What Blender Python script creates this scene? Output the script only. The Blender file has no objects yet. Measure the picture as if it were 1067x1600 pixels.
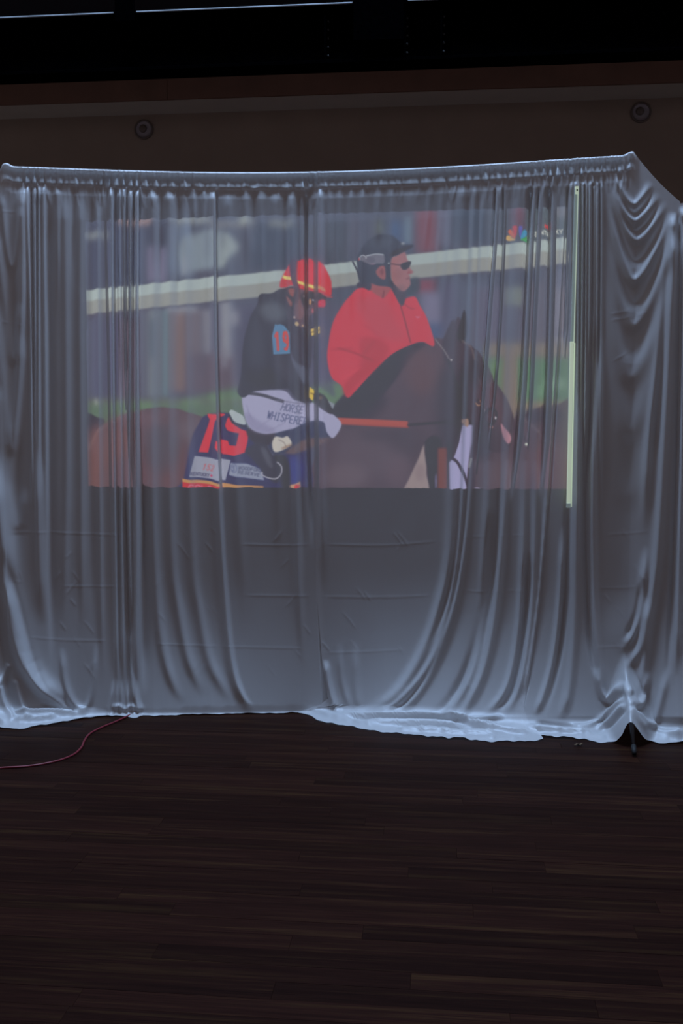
import bpy, math, random
import numpy as np

# ================================================================ camera, light, exposure
scene = bpy.context.scene
COL = scene.collection
F = 1556.0; CX, CY = 533.5, 800.0            # focal length and centre in photo pixels (1067 x 1600)
CAM_H = 1.60
PITCH = math.radians(5.0)
CP, SP = math.cos(PITCH), math.sin(PITCH)

cam_data = bpy.data.cameras.new('camera')
cam = bpy.data.objects.new('camera', cam_data); COL.objects.link(cam)
cam_data.sensor_fit = 'HORIZONTAL'; cam_data.sensor_width = 24.0; cam_data.lens = F*24.0/1067.0
cam_data.clip_start = .05; cam_data.clip_end = 100
cam.location = (0, 0, CAM_H); cam.rotation_euler = (math.pi/2 - PITCH, 0, 0)
scene.camera = cam
vs = scene.view_settings
vs.view_transform = 'Standard'; vs.look = 'None'; vs.exposure = 0.0; vs.gamma = 1.0; vs.use_curve_mapping = False

world = bpy.data.worlds.new('world'); scene.world = world; world.use_nodes = True
bg = world.node_tree.nodes['Background']
bg.inputs[0].default_value = (1.0, 0.87, 0.96, 1); bg.inputs[1].default_value = 0.118

def area_light(name, loc, target, sx, sy, power, col):
    L = bpy.data.lights.new(name, 'AREA'); L.shape = 'RECTANGLE'; L.size = sx; L.size_y = sy; L.energy = power; L.color = col
    o = bpy.data.objects.new(name, L); COL.objects.link(o); o.location = loc
    d = np.array(target, float) - np.array(loc, float)
    from mathutils import Vector
    o.rotation_euler = Vector(d).to_track_quat('-Z', 'Y').to_euler()
    return o
# daylight from the high windows and roof lights in front of the backdrop
area_light('roof_light_daylight', (0.1, 4.97, 10.0), (0.1, 4.97, 0.0), 5.5, 1.0, 1170, (0.45, 0.66, 1.0))

# projector behind the cloth: a lamp with the video frame as its slide (slide added further down)
PROJ = np.array((-0.05, 8.05, 2.05)); PROJ_AIM = np.array((-0.05, 5.45, 2.02))
pl = bpy.data.lights.new('projector_lamp', 'SPOT'); pl.shadow_soft_size = 0.0; pl.spot_size = math.radians(80); pl.spot_blend = 0.0
PROJ_POWER = 62.0
AMBIENT = (.050, .054, .070)                # how bright (linear) the cloth is in the daylight alone
SLIDE_GAIN = 9.6
pl.energy = PROJ_POWER
projector = bpy.data.objects.new('projector_lamp', pl); COL.objects.link(projector)
projector.location = PROJ

# ================================================================ helpers
def ray(X, Y):
    """world direction through a photo pixel, scaled so that its y is 1"""
    X = np.asarray(X, float); Y = np.asarray(Y, float)
    a = (X-CX)/F; b = (CY-Y)/F
    dy = CP + b*SP
    return a/dy, (b*CP - SP)/dy           # x, z for y = 1

def point(X, Y, D):
    dx, dz = ray(X, Y)
    return np.stack([dx*D, np.broadcast_to(D, np.shape(dx))*1.0, CAM_H + dz*D], -1)

def pixel(P):
    P = np.asarray(P, float)
    x, y, z = P[..., 0], P[..., 1], P[..., 2]-CAM_H
    f = y*CP - z*SP; u = y*SP + z*CP
    return CX + F*x/f, CY - F*u/f

def floor_point(X, Y, z=0.0):
    dx, dz = ray(X, Y)
    D = (z-CAM_H)/dz
    return point(X, Y, D)

YAW = math.radians(5.8)                     # the hall is turned a little against the camera
EX = np.array((math.cos(YAW), -math.sin(YAW), 0.0)); EN = np.array((math.sin(YAW), math.cos(YAW), 0.0))
def on_plane(X, Y, L):
    dx, dz = ray(X, Y)
    d = np.array((float(dx), 1.0, float(dz)))
    return np.array((0, 0, CAM_H)) + d*(L/d.dot(EN))
def room(u, n, z):                          # along the wall, away from the camera, up
    p = EX*u + EN*n
    return (p[0], p[1], z)

def mat(name):
    m = bpy.data.materials.new(name); m.use_nodes = True
    return m, m.node_tree.nodes, m.node_tree.links
def simple_mat(name, col, rough=.6, metal=0.0, spec=.5, noise=0.0, scale=20.0):
    m, n, l = mat(name)
    b = n['Principled BSDF']
    b.inputs['Roughness'].default_value = rough; b.inputs['Metallic'].default_value = metal; b.inputs['Specular IOR Level'].default_value = spec
    if noise:
        t = n.new('ShaderNodeTexNoise'); t.inputs['Scale'].default_value = scale; t.inputs['Detail'].default_value = 5
        tc = n.new('ShaderNodeTexCoord'); l.new(tc.outputs['Object'], t.inputs['Vector'])
        r = n.new('ShaderNodeValToRGB')
        r.color_ramp.elements[0].color = (*[c*(1-noise) for c in col], 1); r.color_ramp.elements[1].color = (*[min(c*(1+noise), 1) for c in col], 1)
        r.color_ramp.elements[0].position = .3; r.color_ramp.elements[1].position = .7
        l.new(t.outputs['Fac'], r.inputs['Fac']); l.new(r.outputs['Color'], b.inputs['Base Color'])
    else:
        b.inputs['Base Color'].default_value = (*col, 1)
    return m

def tag(o, label=None, cat=None, group=None, kind=None):
    if label: o['label'] = label
    if cat: o['category'] = cat
    if group: o['group'] = group
    if kind: o['kind'] = kind
    return o
def link(name, me, m=None, parent=None):
    o = bpy.data.objects.new(name, me); COL.objects.link(o)
    if m is not None: me.materials.append(m)
    if parent is not None: o.parent = parent
    return o
def empty(name, loc=(0, 0, 0), rz=0.0):
    o = bpy.data.objects.new(name, None); COL.objects.link(o); o.location = loc; o.rotation_euler = (0, 0, rz); o.empty_display_size = .1
    return o
def mesh(name, V, Fc, smooth=False):
    me = bpy.data.meshes.new(name); me.from_pydata([tuple(map(float, v)) for v in V], [], [tuple(map(int, f)) for f in Fc])
    if smooth: me.polygons.foreach_set('use_smooth', [True]*len(me.polygons))
    me.update(); return me
def big_mesh(name, V, Q, smooth=True):
    """quads from numpy arrays, unused vertices dropped"""
    used = np.unique(Q); remap = np.full(len(V), -1, np.int64); remap[used] = np.arange(len(used))
    V = V[used]; Q = remap[Q]
    me = bpy.data.meshes.new(name)
    me.vertices.add(len(V)); me.vertices.foreach_set('co', V.astype(np.float32).ravel())
    me.loops.add(Q.size); me.loops.foreach_set('vertex_index', Q.astype(np.int32).ravel())
    me.polygons.add(len(Q)); me.polygons.foreach_set('loop_start', np.arange(0, Q.size, 4, dtype=np.int32))
    me.polygons.foreach_set('use_smooth', np.full(len(Q), smooth))
    me.update(calc_edges=True); me.validate()
    return me
def box(name, c, s, bev=0.0):
    """box mesh of size s about c with small chamfered edges"""
    import bmesh
    bm = bmesh.new(); bmesh.ops.create_cube(bm, size=1.0)
    for v in bm.verts: v.co = (c[0]+v.co.x*s[0], c[1]+v.co.y*s[1], c[2]+v.co.z*s[2])
    if bev: bmesh.ops.bevel(bm, geom=bm.edges[:], offset=bev, segments=1, affect='EDGES')
    me = bpy.data.meshes.new(name); bm.to_mesh(me); bm.free(); return me
def tube(name, pts, r, seg=12, caps=True):
    P = np.asarray(pts, float); n = len(P)
    R = np.broadcast_to(np.asarray(r, float), (n,))
    T = np.gradient(P, axis=0); T /= np.linalg.norm(T, axis=1)[:, None]
    up = np.array((0, 0, 1.0)) if abs(T[0][2]) < .9 else np.array((1.0, 0, 0))
    V, Fc = [], []
    for i in range(n):
        a = np.cross(T[i], up); a /= np.linalg.norm(a); b = np.cross(a, T[i])
        for k in range(seg):
            t = 2*math.pi*k/seg
            V.append(P[i] + R[i]*(math.cos(t)*a + math.sin(t)*b))
    for i in range(n-1):
        for k in range(seg):
            Fc.append((i*seg+k, i*seg+(k+1) % seg, (i+1)*seg+(k+1) % seg, (i+1)*seg+k))
    if caps:
        Fc.append(tuple(range(seg))[::-1]); Fc.append(tuple((n-1)*seg+k for k in range(seg)))
    return mesh(name, V, Fc, True)
def lathe(name, prof, seg=36):
    """profile of (radius, depth) about the local y axis"""
    V, Fc = [], []
    for r, d in prof:
        for k in range(seg):
            t = 2*math.pi*k/seg
            V.append((r*math.cos(t), d, r*math.sin(t)))
    for i in range(len(prof)-1):
        for k in range(seg):
            Fc.append((i*seg+k, i*seg+(k+1) % seg, (i+1)*seg+(k+1) % seg, (i+1)*seg+k))
    return mesh(name, V, Fc, True)


# ================================================================ the hall: floor, wall, bulkhead, ceiling
m_sub = simple_mat('subfloor', (.012, .008, .007), .8)
m_wood, n, l = mat('dark_wood')
b = n['Principled BSDF']; b.inputs['Roughness'].default_value = .5; b.inputs['Specular IOR Level'].default_value = .035
tc = n.new('ShaderNodeTexCoord'); oi = n.new('ShaderNodeObjectInfo')
off = n.new('ShaderNodeVectorMath'); off.operation = 'MULTIPLY_ADD'
sc = n.new('ShaderNodeCombineXYZ')
l.new(oi.outputs['Random'], sc.inputs[0]); l.new(oi.outputs['Random'], sc.inputs[1]); l.new(oi.outputs['Random'], sc.inputs[2])
off.inputs[1].default_value = (37, 91, 53); l.new(sc.outputs[0], off.inputs[0]); l.new(tc.outputs['Object'], off.inputs[2])
mp = n.new('ShaderNodeMapping'); mp.inputs['Scale'].default_value = (1.3, 42.0, 42.0); l.new(off.outputs[0], mp.inputs['Vector'])
t1 = n.new('ShaderNodeTexNoise'); t1.inputs['Scale'].default_value = 1.0; t1.inputs['Detail'].default_value = 6; t1.inputs['Roughness'].default_value = .6; l.new(mp.outputs[0], t1.inputs['Vector'])
mp2 = n.new('ShaderNodeMapping'); mp2.inputs['Scale'].default_value = (5.0, 260.0, 260.0); l.new(off.outputs[0], mp2.inputs['Vector'])
t2 = n.new('ShaderNodeTexNoise'); t2.inputs['Scale'].default_value = 1.0; t2.inputs['Detail'].default_value = 3; l.new(mp2.outputs[0], t2.inputs['Vector'])
r1 = n.new('ShaderNodeValToRGB'); e = r1.color_ramp.elements
e[0].position = .28; e[0].color = (.0125, .0040, .0027, 1); e[1].position = .72; e[1].color = (.034, .0155, .0068, 1)
x = e.new(.52); x.color = (.0190, .0064, .0041, 1)
l.new(t1.outputs['Fac'], r1.inputs['Fac'])
r2 = n.new('ShaderNodeMapRange'); r2.inputs[1].default_value = .3; r2.inputs[2].default_value = .7; r2.inputs[3].default_value = .68; r2.inputs[4].default_value = 1.25; l.new(t2.outputs['Fac'], r2.inputs[0])
r3 = n.new('ShaderNodeMapRange'); r3.inputs[3].default_value = .75; r3.inputs[4].default_value = 1.25; l.new(oi.outputs['Random'], r3.inputs[0])
mu = n.new('ShaderNodeMath'); mu.operation = 'MULTIPLY'; l.new(r2.outputs[0], mu.inputs[0]); l.new(r3.outputs[0], mu.inputs[1])
vm = n.new('ShaderNodeVectorMath'); vm.operation = 'SCALE'; l.new(r1.outputs['Color'], vm.inputs[0]); l.new(mu.outputs[0], vm.inputs[3])
l.new(vm.outputs[0], b.inputs['Base Color'])
bp = n.new('ShaderNodeBump'); bp.inputs['Strength'].default_value = .12; bp.inputs['Distance'].default_value = .002; l.new(t2.outputs['Fac'], bp.inputs['Height']); l.new(bp.outputs[0], b.inputs['Normal'])

fl = link('floor', box('floor', (0, 4.6, -.055), (9.5, 11.0, .09)), m_sub); fl.rotation_euler = (0, 0, -YAW)
tag(fl, 'dark brown strip wood floor in front of the curtain', None, None, 'structure')
rng = random.Random(11)
PLW = .088
plank_meshes = {}
def plank(u0, u1, row):
    L = round((u1-u0)/.05)*.05
    if L not in plank_meshes:
        plank_meshes[L] = box('plank', (0, 0, 0), (L-.0006, PLW-.0006, .012), .0003); plank_meshes[L].materials.append(m_wood)
    o = bpy.data.objects.new('plank', plank_meshes[L]); COL.objects.link(o); o.parent = fl
    o.location = ((u0+u1)/2, 2.05 + row*PLW, -.006 + rng.uniform(-.0003, .0003))
rows = 42                                   # the rows one can tell apart, as far as the curtain's foot
for row in range(rows):
    n_c = 2.05 + row*PLW
    half = n_c*.5 + .25                     # what the frame and a step to the side could see
    u = -half - n_c*.1 - rng.uniform(0, 1.2)
    while u < half - n_c*.1:
        L = round(rng.choice((.9, 1.2, 1.2, 1.5, 1.5, 1.8))/.05)*.05
        plank(u, u+L, row); u += L
m_far = m_wood.copy(); m_far.name = 'dark_wood_far'
ff = link('far_planks', box('far_planks', (0, 2.05+(rows-.5)*PLW+2.1, -.006), (9.0, 4.2, .012)), m_far, fl)

m_wall = simple_mat('brown_wall_paint', (.30, .23, .18), .8, noise=.06, scale=3.0)
m_fascia = simple_mat('dark_brown_board', (.17, .085, .055), .6, noise=.12, scale=4.0)
m_soffit = simple_mat('bounce_lit_grey', (.50, .46, .40), .85, noise=.04, scale=5.0)  # paler colour paints in light bounced up onto the soffit
LW, LF, ZS = 8.6, 8.25, 4.253
w = link('wall_back', box('wall_back', (0, LW+.08, 2.6), (13.0, .16, 5.2)), m_wall); w.rotation_euler = (0, 0, -YAW)
tag(w, 'plain brown wall behind the curtain', None, None, 'structure')
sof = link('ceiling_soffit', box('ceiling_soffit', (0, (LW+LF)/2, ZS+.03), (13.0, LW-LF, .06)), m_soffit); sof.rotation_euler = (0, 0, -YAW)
tag(sof, 'lit grey underside of the boxed bulkhead above the wall', None, None, 'structure')
us = on_plane(262, 130, LF).dot(EX)
tr = empty('trim_1', (0, 0, 0), -YAW); tag(tr, 'dark brown boarded face of the bulkhead under the steel girder', None, None, 'structure')
link('board', box('board', ((-6.5+us)/2, LF-.012, ZS+.31), (us+6.5-.003, .024, .62), .0015), m_fascia, tr)
link('board', box('board', ((6.5+us)/2, LF-.012, ZS+.31), (6.5-us-.003, .024, .62), .0015), m_fascia, tr)
m_ceil = simple_mat('dark_ceiling', (.012, .016, .03), .9)
ce = link('ceiling', box('ceiling', (0, 7.63, 4.92), (13.0, 1.8, .1)), m_ceil); ce.rotation_euler = (0, 0, -YAW)
tag(ce, 'dark ceiling above the girder', None, None, 'structure')

# ---- black steel girder across the top
LB = 6.6
zb = float(on_plane(533, 98, LB)[2]); zt = float(on_plane(345, 15.0, LB)[2])
m_black = simple_mat('black_steel', (.0006, .0006, .0009), .9, .0, .0, noise=.3, scale=30)
m_edge = simple_mat('lit_steel_edge', (.38, .42, .46), .5, .0, .5, noise=.15, scale=25)  # pale colour paints in the daylight caught along the flange edge
m_bolt = simple_mat('dull_bolt_steel', (.010, .011, .013), .5, .0)
g = empty('steel_girder', room(0, LB, zb), -YAW)
tag(g, 'black steel girder crossing the top of the view above the curtain', 'girder')
H = zt-zb
link('web', box('web', (0, .09, H/2), (12.0, .02, H-.02), .002), m_black, g)
link('bottom_flange', box('bottom_flange', (0, .09, .011), (12.0, .18, .022), .002), m_black, g)
tf = link('top_flange', box('top_flange', (0, .09, H+.002), (12.0, .18, .020), .002), m_black, g)
ux = lambda X, Y=20: float(on_plane(X, Y, LB).dot(EX))
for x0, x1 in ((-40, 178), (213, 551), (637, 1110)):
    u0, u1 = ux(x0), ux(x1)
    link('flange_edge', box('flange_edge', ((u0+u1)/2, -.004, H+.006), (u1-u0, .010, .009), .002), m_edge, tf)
for X in (507, 632, 690):
    u0 = ux(X)
    st = link('stiffener', box('stiffener', (u0, .045, H/2), (.012, .07, H-.05), .002), m_black, g)
    for k in range(5):
        link('bolt', lathe('bolt', [(.0005, -.004), (.008, -.004), (.009, 0), (.009, .006)], 10), m_bolt, st).location = (u0+.014, .074, H*.2+k*H*.15)
for x0, x1, dz in ((553, 631, .12), (182, 211, .30)):
    u0, u1 = ux(x0), ux(x1)
    link('hanger_plate', box('hanger_plate', ((u0+u1)/2, -.02, (dz+1.0)/2), (u1-u0, .03, 1.0-dz), .004), m_black, g)

# ---- two round fixtures on the wall
m_ring = simple_mat('dark_ring', (.13, .10, .085), .5)
m_cup = simple_mat('grey_reflector', (.30, .27, .29), .35, .3)
for X, Y, lab in ((225, 203, 'round recessed wall fixture above the left part of the curtain'), (1001, 176, 'round recessed wall fixture above the right end of the curtain')):
    p = on_plane(X, Y, LW)
    f_ = empty('wall_fixture', tuple(p - EN*.002), -YAW); tag(f_, lab, 'wall fixture', 'round wall fixtures')
    link('rim', lathe('rim', [(.083, .0), (.083, -.012), (.078, -.016), (.070, -.014), (.066, -.004)]), m_ring, f_)
    link('reflector', lathe('reflector', [(.067, -.010), (.060, -.004), (.045, -.0015), (.028, -.001), (.001, -.001)]), m_cup, f_)
    link('lens', lathe('lens', [(.034, -.003), (.030, -.014), (.018, -.019), (.0005, -.020)], 24), m_ring, f_).location = (-.008, 0, .010)

# ---------------------------------------------------------------- the projected video frame
# drawn from polygons and strokes in numpy (no image file); it is fed to the projector lamp as its slide
PX0, PY0, PX1, PY1, PS = 128.0, 316.0, 900.0, 770.0, 2.0
PW, PH = int((PX1-PX0)*PS), int((PY1-PY0)*PS)

def catmull(pts, n=6, closed=True):
    P = np.asarray(pts, float); m = len(P); out = []
    rng = range(m) if closed else range(m-1)
    for i in rng:
        if closed:
            a, b, c, d = P[(i-1) % m], P[i], P[(i+1) % m], P[(i+2) % m]
        else:
            a, b, c, d = P[max(i-1, 0)], P[i], P[i+1], P[min(i+2, m-1)]
        for k in range(n):
            t = k/n
            out.append(.5*((2*b)+(c-a)*t+(2*a-5*b+4*c-d)*t*t+(3*b-a-3*c+d)*t**3))
    if not closed: out.append(P[-1])
    return np.array(out)

def boxblur(a, r):
    if r < 1: return a
    for ax in (0, 1):
        for _ in range(2):
            p = np.pad(a, [(r+1, r) if k == ax else (0, 0) for k in (0, 1)], mode='edge')
            c = np.cumsum(p, axis=ax)
            n = 2*r+1
            a = (c[n:] - c[:-n])/n if ax == 0 else (c[:, n:] - c[:, :-n])/n
    return a

def draw_picture():
    img = np.empty((PH, PW, 3)); img[:] = (84, 89, 110)
    def C(pts, org, sc):
        return [(org[0]+x/sc, org[1]+y/sc) for x, y in pts]
    def blend(mask, x0, y0, col, a=1.0):
        h, w = mask.shape
        reg = img[y0:y0+h, x0:x0+w]
        m = (mask*a)[..., None]
        img[y0:y0+h, x0:x0+w] = reg*(1-m) + np.array(col, float)*m
    def poly(pts, col, blur=0.0, a=1.0, smooth=True, n=6):
        P = catmull(pts, n) if smooth and len(pts) > 3 else np.asarray(pts, float)
        P = (P - (PX0, PY0))*PS
        r = int(blur*PS)
        pad = 3*r+3
        x0 = max(int(P[:, 0].min())-pad, 0); x1 = min(int(P[:, 0].max())+pad, PW)
        y0 = max(int(P[:, 1].min())-pad, 0); y1 = min(int(P[:, 1].max())+pad, PH)
        if x1 <= x0 or y1 <= y0: return
        SS = 2
        xs = x0 + (np.arange((x1-x0)*SS)+.5)/SS
        ys = y0 + (np.arange((y1-y0)*SS)+.5)/SS
        cross = np.zeros((len(ys), len(xs)+1), np.int32)
        Q = np.roll(P, -1, axis=0)
        for (ax, ay), (bx, by) in zip(P, Q):
            if ay == by: continue
            lo, hi = (ay, by) if ay < by else (by, ay)
            i0, i1 = np.searchsorted(ys, lo), np.searchsorted(ys, hi)
            if i1 <= i0: continue
            xc = ax + (ys[i0:i1]-ay)*(bx-ax)/(by-ay)
            j = np.searchsorted(xs, xc)
            cross[np.arange(i0, i1), j] += 1
        m = (np.cumsum(cross, axis=1)[:, :-1] % 2).astype(float)
        m = m.reshape(y1-y0, SS, x1-x0, SS).mean((1, 3))
        if r: m = boxblur(m, r)
        blend(m, x0, y0, col, a)
    def stroke(pts, w, col, blur=0.0, a=1.0, smooth=True):
        P = catmull(pts, 6, False) if smooth and len(pts) > 2 else np.asarray(pts, float)
        P = (P-(PX0, PY0))*PS
        hw = w*PS/2
        r = int(blur*PS); pad = int(hw)+3*r+3
        x0 = max(int(P[:, 0].min())-pad, 0); x1 = min(int(P[:, 0].max())+pad, PW)
        y0 = max(int(P[:, 1].min())-pad, 0); y1 = min(int(P[:, 1].max())+pad, PH)
        if x1 <= x0 or y1 <= y0: return
        yy, xx = np.mgrid[y0:y1, x0:x1] + .5
        d2 = np.full(xx.shape, 1e9)
        for (ax, ay), (bx, by) in zip(P[:-1], P[1:]):
            vx, vy = bx-ax, by-ay
            L = vx*vx+vy*vy+1e-9
            t = np.clip(((xx-ax)*vx+(yy-ay)*vy)/L, 0, 1)
            d2 = np.minimum(d2, (xx-ax-t*vx)**2+(yy-ay-t*vy)**2)
        m = np.clip(hw+.5-np.sqrt(d2), 0, 1)
        if r: m = boxblur(m, r)
        blend(m, x0, y0, col, a)
    def ell(cx, cy, rx, ry, col, blur=0.0, a=1.0, rot=0.0):
        t = np.linspace(0, 2*math.pi, 28, endpoint=False)
        c, s = math.cos(rot), math.sin(rot)
        poly([(cx+rx*math.cos(k)*c-ry*math.sin(k)*s, cy+rx*math.cos(k)*s+ry*math.sin(k)*c) for k in t], col, blur, a, False)
    def rect(x0, y0, x1, y1, col, blur=0.0, a=1.0):
        poly([(x0, y0), (x1, y0), (x1, y1), (x0, y1)], col, blur, a, False)
    G = {'H': [[(0, 0), (0, 1)], [(1, 0), (1, 1)], [(0, .5), (1, .5)]],
         'O': [[(.5, 0), (.93, .15), (1, .5), (.93, .85), (.5, 1), (.07, .85), (0, .5), (.07, .15), (.5, 0)]],
         'R': [[(0, 0), (0, 1)], [(0, 0), (.6, 0), (.85, .12), (.85, .4), (.6, .5), (0, .5)], [(.5, .5), (1, 1)]],
         'S': [[(.9, .15), (.6, 0), (.3, 0), (.08, .2), (.25, .42), (.75, .58), (.92, .8), (.65, 1), (.3, 1), (.05, .85)]],
         'E': [[(0, 0), (0, 1)], [(0, 0), (.9, 0)], [(0, .5), (.7, .5)], [(0, 1), (.9, 1)]],
         'W': [[(0, 0), (.25, 1), (.5, .2), (.75, 1), (1, 0)]],
         'I': [[(.5, 0), (.5, 1)], [(.25, 0), (.75, 0)], [(.25, 1), (.75, 1)]],
         'P': [[(0, 0), (0, 1)], [(0, 0), (.65, 0), (.9, .14), (.9, .4), (.65, .54), (0, .54)]],
         'K': [[(0, 0), (0, 1)], [(.9, 0), (0, .55)], [(.3, .4), (1, 1)]],
         'N': [[(0, 1), (0, 0), (1, 1), (1, 0)]],
         'T': [[(.5, 0), (.5, 1)], [(0, 0), (1, 0)]],
         'U': [[(0, 0), (0, .7), (.2, .95), (.5, 1), (.8, .95), (1, .7), (1, 0)]],
         'C': [[(.95, .18), (.7, 0), (.35, 0), (.05, .3), (.05, .7), (.35, 1), (.7, 1), (.95, .82)]],
         'Y': [[(0, 0), (.5, .5), (1, 0)], [(.5, .5), (.5, 1)]],
         'G': [[(.95, .18), (.7, 0), (.35, 0), (.05, .3), (.05, .7), (.35, 1), (.7, 1), (.95, .8), (.95, .55), (.6, .55)]],
         'D': [[(0, 0), (0, 1)], [(0, 0), (.55, 0), (.95, .3), (.95, .7), (.55, 1), (0, 1)]],
         'V': [[(0, 0), (.5, 1), (1, 0)]],
         'L': [[(0, 0), (0, 1), (.9, 1)]],
         'F': [[(0, 0), (0, 1)], [(0, 0), (.9, 0)], [(0, .5), (.7, .5)]],
         '1': [[(.2, .2), (.55, 0), (.55, 1)]],
         '5': [[(.9, 0), (.2, 0), (.12, .45), (.6, .4), (.92, .65), (.7, .97), (.3, 1), (.05, .88)]],
         '2': [[(.08, .25), (.3, 0), (.7, 0), (.9, .25), (.7, .55), (.05, 1), (.95, 1)]],
         '9': [[(.9, .35), (.6, .58), (.2, .5), (.08, .25), (.3, 0), (.7, 0), (.92, .3), (.85, .75), (.5, 1), (.2, .95)]]}
    def text(s, p0, p1, h, w, col, slant=0.0, gap=.35, a=1.0, blur=0.0):
        # the word runs from p0 to p1 along its top line; h is the letter height
        p0 = np.array(p0, float); p1 = np.array(p1, float)
        L = np.linalg.norm(p1-p0); d = (p1-p0)/L
        nrm = np.array([-d[1], d[0]]) - d*slant
        adv = L/len(s); cw = adv*(1-gap)
        for i, ch in enumerate(s):
            o = p0 + d*adv*i
            for st in G[ch]:
                stroke([tuple(o + d*(x*cw) + nrm*(y*h)) for x, y in st], w, col, blur, a, False)

    rng = random.Random(5)
    # ---- blurred crowd behind the rail
    rect(128, 316, 900, 470, (80, 88, 108))
    for x0, y0, x1, y1, c, b in [
            (128, 346, 262, 470, (72, 79, 102), 3), (186, 340, 242, 352, (158, 134, 134), 3), (120, 362, 172, 373, (128, 136, 142), 2.5),
            (172, 366, 232, 440, (78, 86, 108), 4), (236, 349, 268, 392, (58, 64, 82), 5), (229, 386, 262, 442, (112, 110, 136), 4),
            (264, 352, 300, 428, (98, 112, 134), 5), (268, 338, 330, 350, (138, 146, 150), 3), (330, 346, 400, 356, (118, 122, 130), 3),
            (372, 338, 394, 350, (152, 162, 160), 3), (392, 350, 470, 420, (66, 78, 98), 5), (470, 350, 505, 380, (84, 94, 110), 4),
            (505, 345, 545, 420, (70, 80, 96), 5), (420, 344, 460, 356, (116, 124, 130), 3), (585, 345, 605, 368, (104, 118, 122), 5),
            (606, 345, 640, 388, (74, 98, 134), 5), (632, 340, 642, 382, (110, 132, 150), 3), (650, 325, 684, 396, (122, 78, 94), 5),
            (686, 322, 705, 384, (104, 108, 132), 5), (706, 322, 760, 380, (66, 80, 100), 6), (760, 322, 800, 372, (82, 92, 108), 6),
            (802, 320, 818, 362, (116, 74, 92), 4), (822, 320, 896, 372, (86, 98, 108), 5), (866, 322, 892, 340, (118, 122, 134), 4)]:
        rect(x0, y0, x1, y1, c, b)
    poly([(316, 362), (352, 362), (371, 384), (369, 394), (352, 402), (346, 418), (310, 424), (284, 422), (280, 380)], (128, 142, 154), 3)
    poly([(350, 364), (366, 376), (373, 386), (360, 402), (345, 420), (341, 380)], (150, 162, 164), 3)
    rect(283, 402, 296, 432, (136, 146, 160), 3)
    rect(306, 425, 340, 434, (74, 74, 92), 3)
    for i in range(60):
        x = rng.uniform(132, 890); c = rng.choice([(70, 78, 98), (100, 108, 124), (86, 84, 104)])
        rect(x, rng.uniform(325, 370), x+rng.uniform(2, 8), rng.uniform(380, 430), c, 2, .35)
    # ---- below the rail
    rect(128, 480, 900, 640, (86, 88, 110), 4)
    for x0, y0, x1, y1, c, b in [
            (128, 500, 150, 620, (92, 98, 122), 3), (150, 500, 186, 622, (84, 88, 114), 3), (186, 500, 214, 622, (100, 92, 108), 4),
            (216, 486, 232, 618, (96, 100, 118), 3), (232, 482, 252, 620, (112, 122, 132), 4), (236, 500, 242, 560, (74, 92, 110), 3),
            (254, 482, 266, 620, (104, 128, 140), 3), (268, 484, 292, 612, (122, 106, 110), 4), (292, 484, 316, 560, (110, 102, 114), 4),
            (296, 552, 372, 614, (98, 90, 106), 5), (262, 478, 308, 488, (138, 142, 154), 3), (316, 484, 330, 552, (136, 138, 152), 4),
            (344, 470, 362, 560, (142, 146, 158), 4), (346, 545, 356, 575, (128, 128, 144), 3), (362, 486, 382, 508, (150, 152, 162), 4),
            (372, 480, 400, 600, (80, 82, 106), 5), (650, 436, 680, 458, (128, 72, 90), 4), (658, 456, 690, 512, (120, 118, 146), 5),
            (640, 505, 700, 532, (78, 92, 128), 4), (690, 440, 715, 540, (88, 90, 116), 5), (716, 440, 770, 560, (92, 102, 124), 6),
            (740, 450, 790, 540, (96, 98, 120), 5), (790, 448, 820, 480, (116, 126, 128), 4), (786, 480, 816, 545, (90, 96, 116), 5),
            (820, 440, 850, 540, (100, 100, 116), 5), (850, 420, 895, 540, (100, 104, 122), 5), (868, 450, 884, 520, (124, 122, 136), 4),
            (495, 500, 515, 590, (82, 84, 112), 4), (500, 596, 545, 610, (112, 112, 122), 4)]:
        rect(x0, y0, x1, y1, c, b)
    for i in range(50):
        x = rng.uniform(132, 890); c = rng.choice([(78, 82, 104), (110, 110, 124), (100, 92, 104)])
        rect(x, rng.uniform(490, 530), x+rng.uniform(2, 7), rng.uniform(560, 610), c, 2, .35)
    # ---- grass
    poly([(120, 632), (200, 626), (290, 622), (380, 606), (400, 640), (380, 700), (120, 700)], (97, 119, 105), 3)
    rect(128, 622, 400, 632, (108, 112, 112), 3, .6)
    ell(151, 628, 5, 3, (178, 184, 178), 1)
    for x, y in [(230, 634), (300, 630), (340, 622), (370, 620)]: ell(x, y, 14, 5, (108, 142, 108), 3, .7)
    poly([(488, 606), (548, 602), (560, 630), (500, 650)], (102, 130, 108), 3)
    rect(758, 556, 896, 640, (94, 124, 108), 4)
    rect(758, 536, 896, 558, (124, 118, 116), 4)
    rect(762, 566, 786, 620, (104, 130, 108), 4)
    poly([(788, 560), (806, 556), (812, 640), (800, 662), (786, 640)], (128, 116, 112), 3)
    ell(868, 600, 18, 10, (128, 158, 140), 4, .8); ell(846, 612, 10, 8, (116, 150, 128), 4, .8)
    rect(806, 628, 896, 642, (138, 124, 112), 3)
    rect(870, 527, 880, 534, (168, 164, 168), 1)
    # the crowd and grass lie far out of focus
    img[:] = np.stack([boxblur(img[..., k], 8) for k in range(3)], -1)
    # ---- white rail
    tx = [(128, 454), (200, 448), (300, 437), (360, 431), (430, 424), (520, 413), (600, 403), (660, 396), (760, 385), (840, 376), (900, 369)]
    bx = [(128, 492), (200, 485), (300, 475), (360, 469), (430, 462), (520, 450), (600, 441), (660, 434), (760, 424), (840, 416), (900, 410)]
    poly(tx+bx[::-1], (150, 154, 152), 1.2, 1, False)
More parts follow.
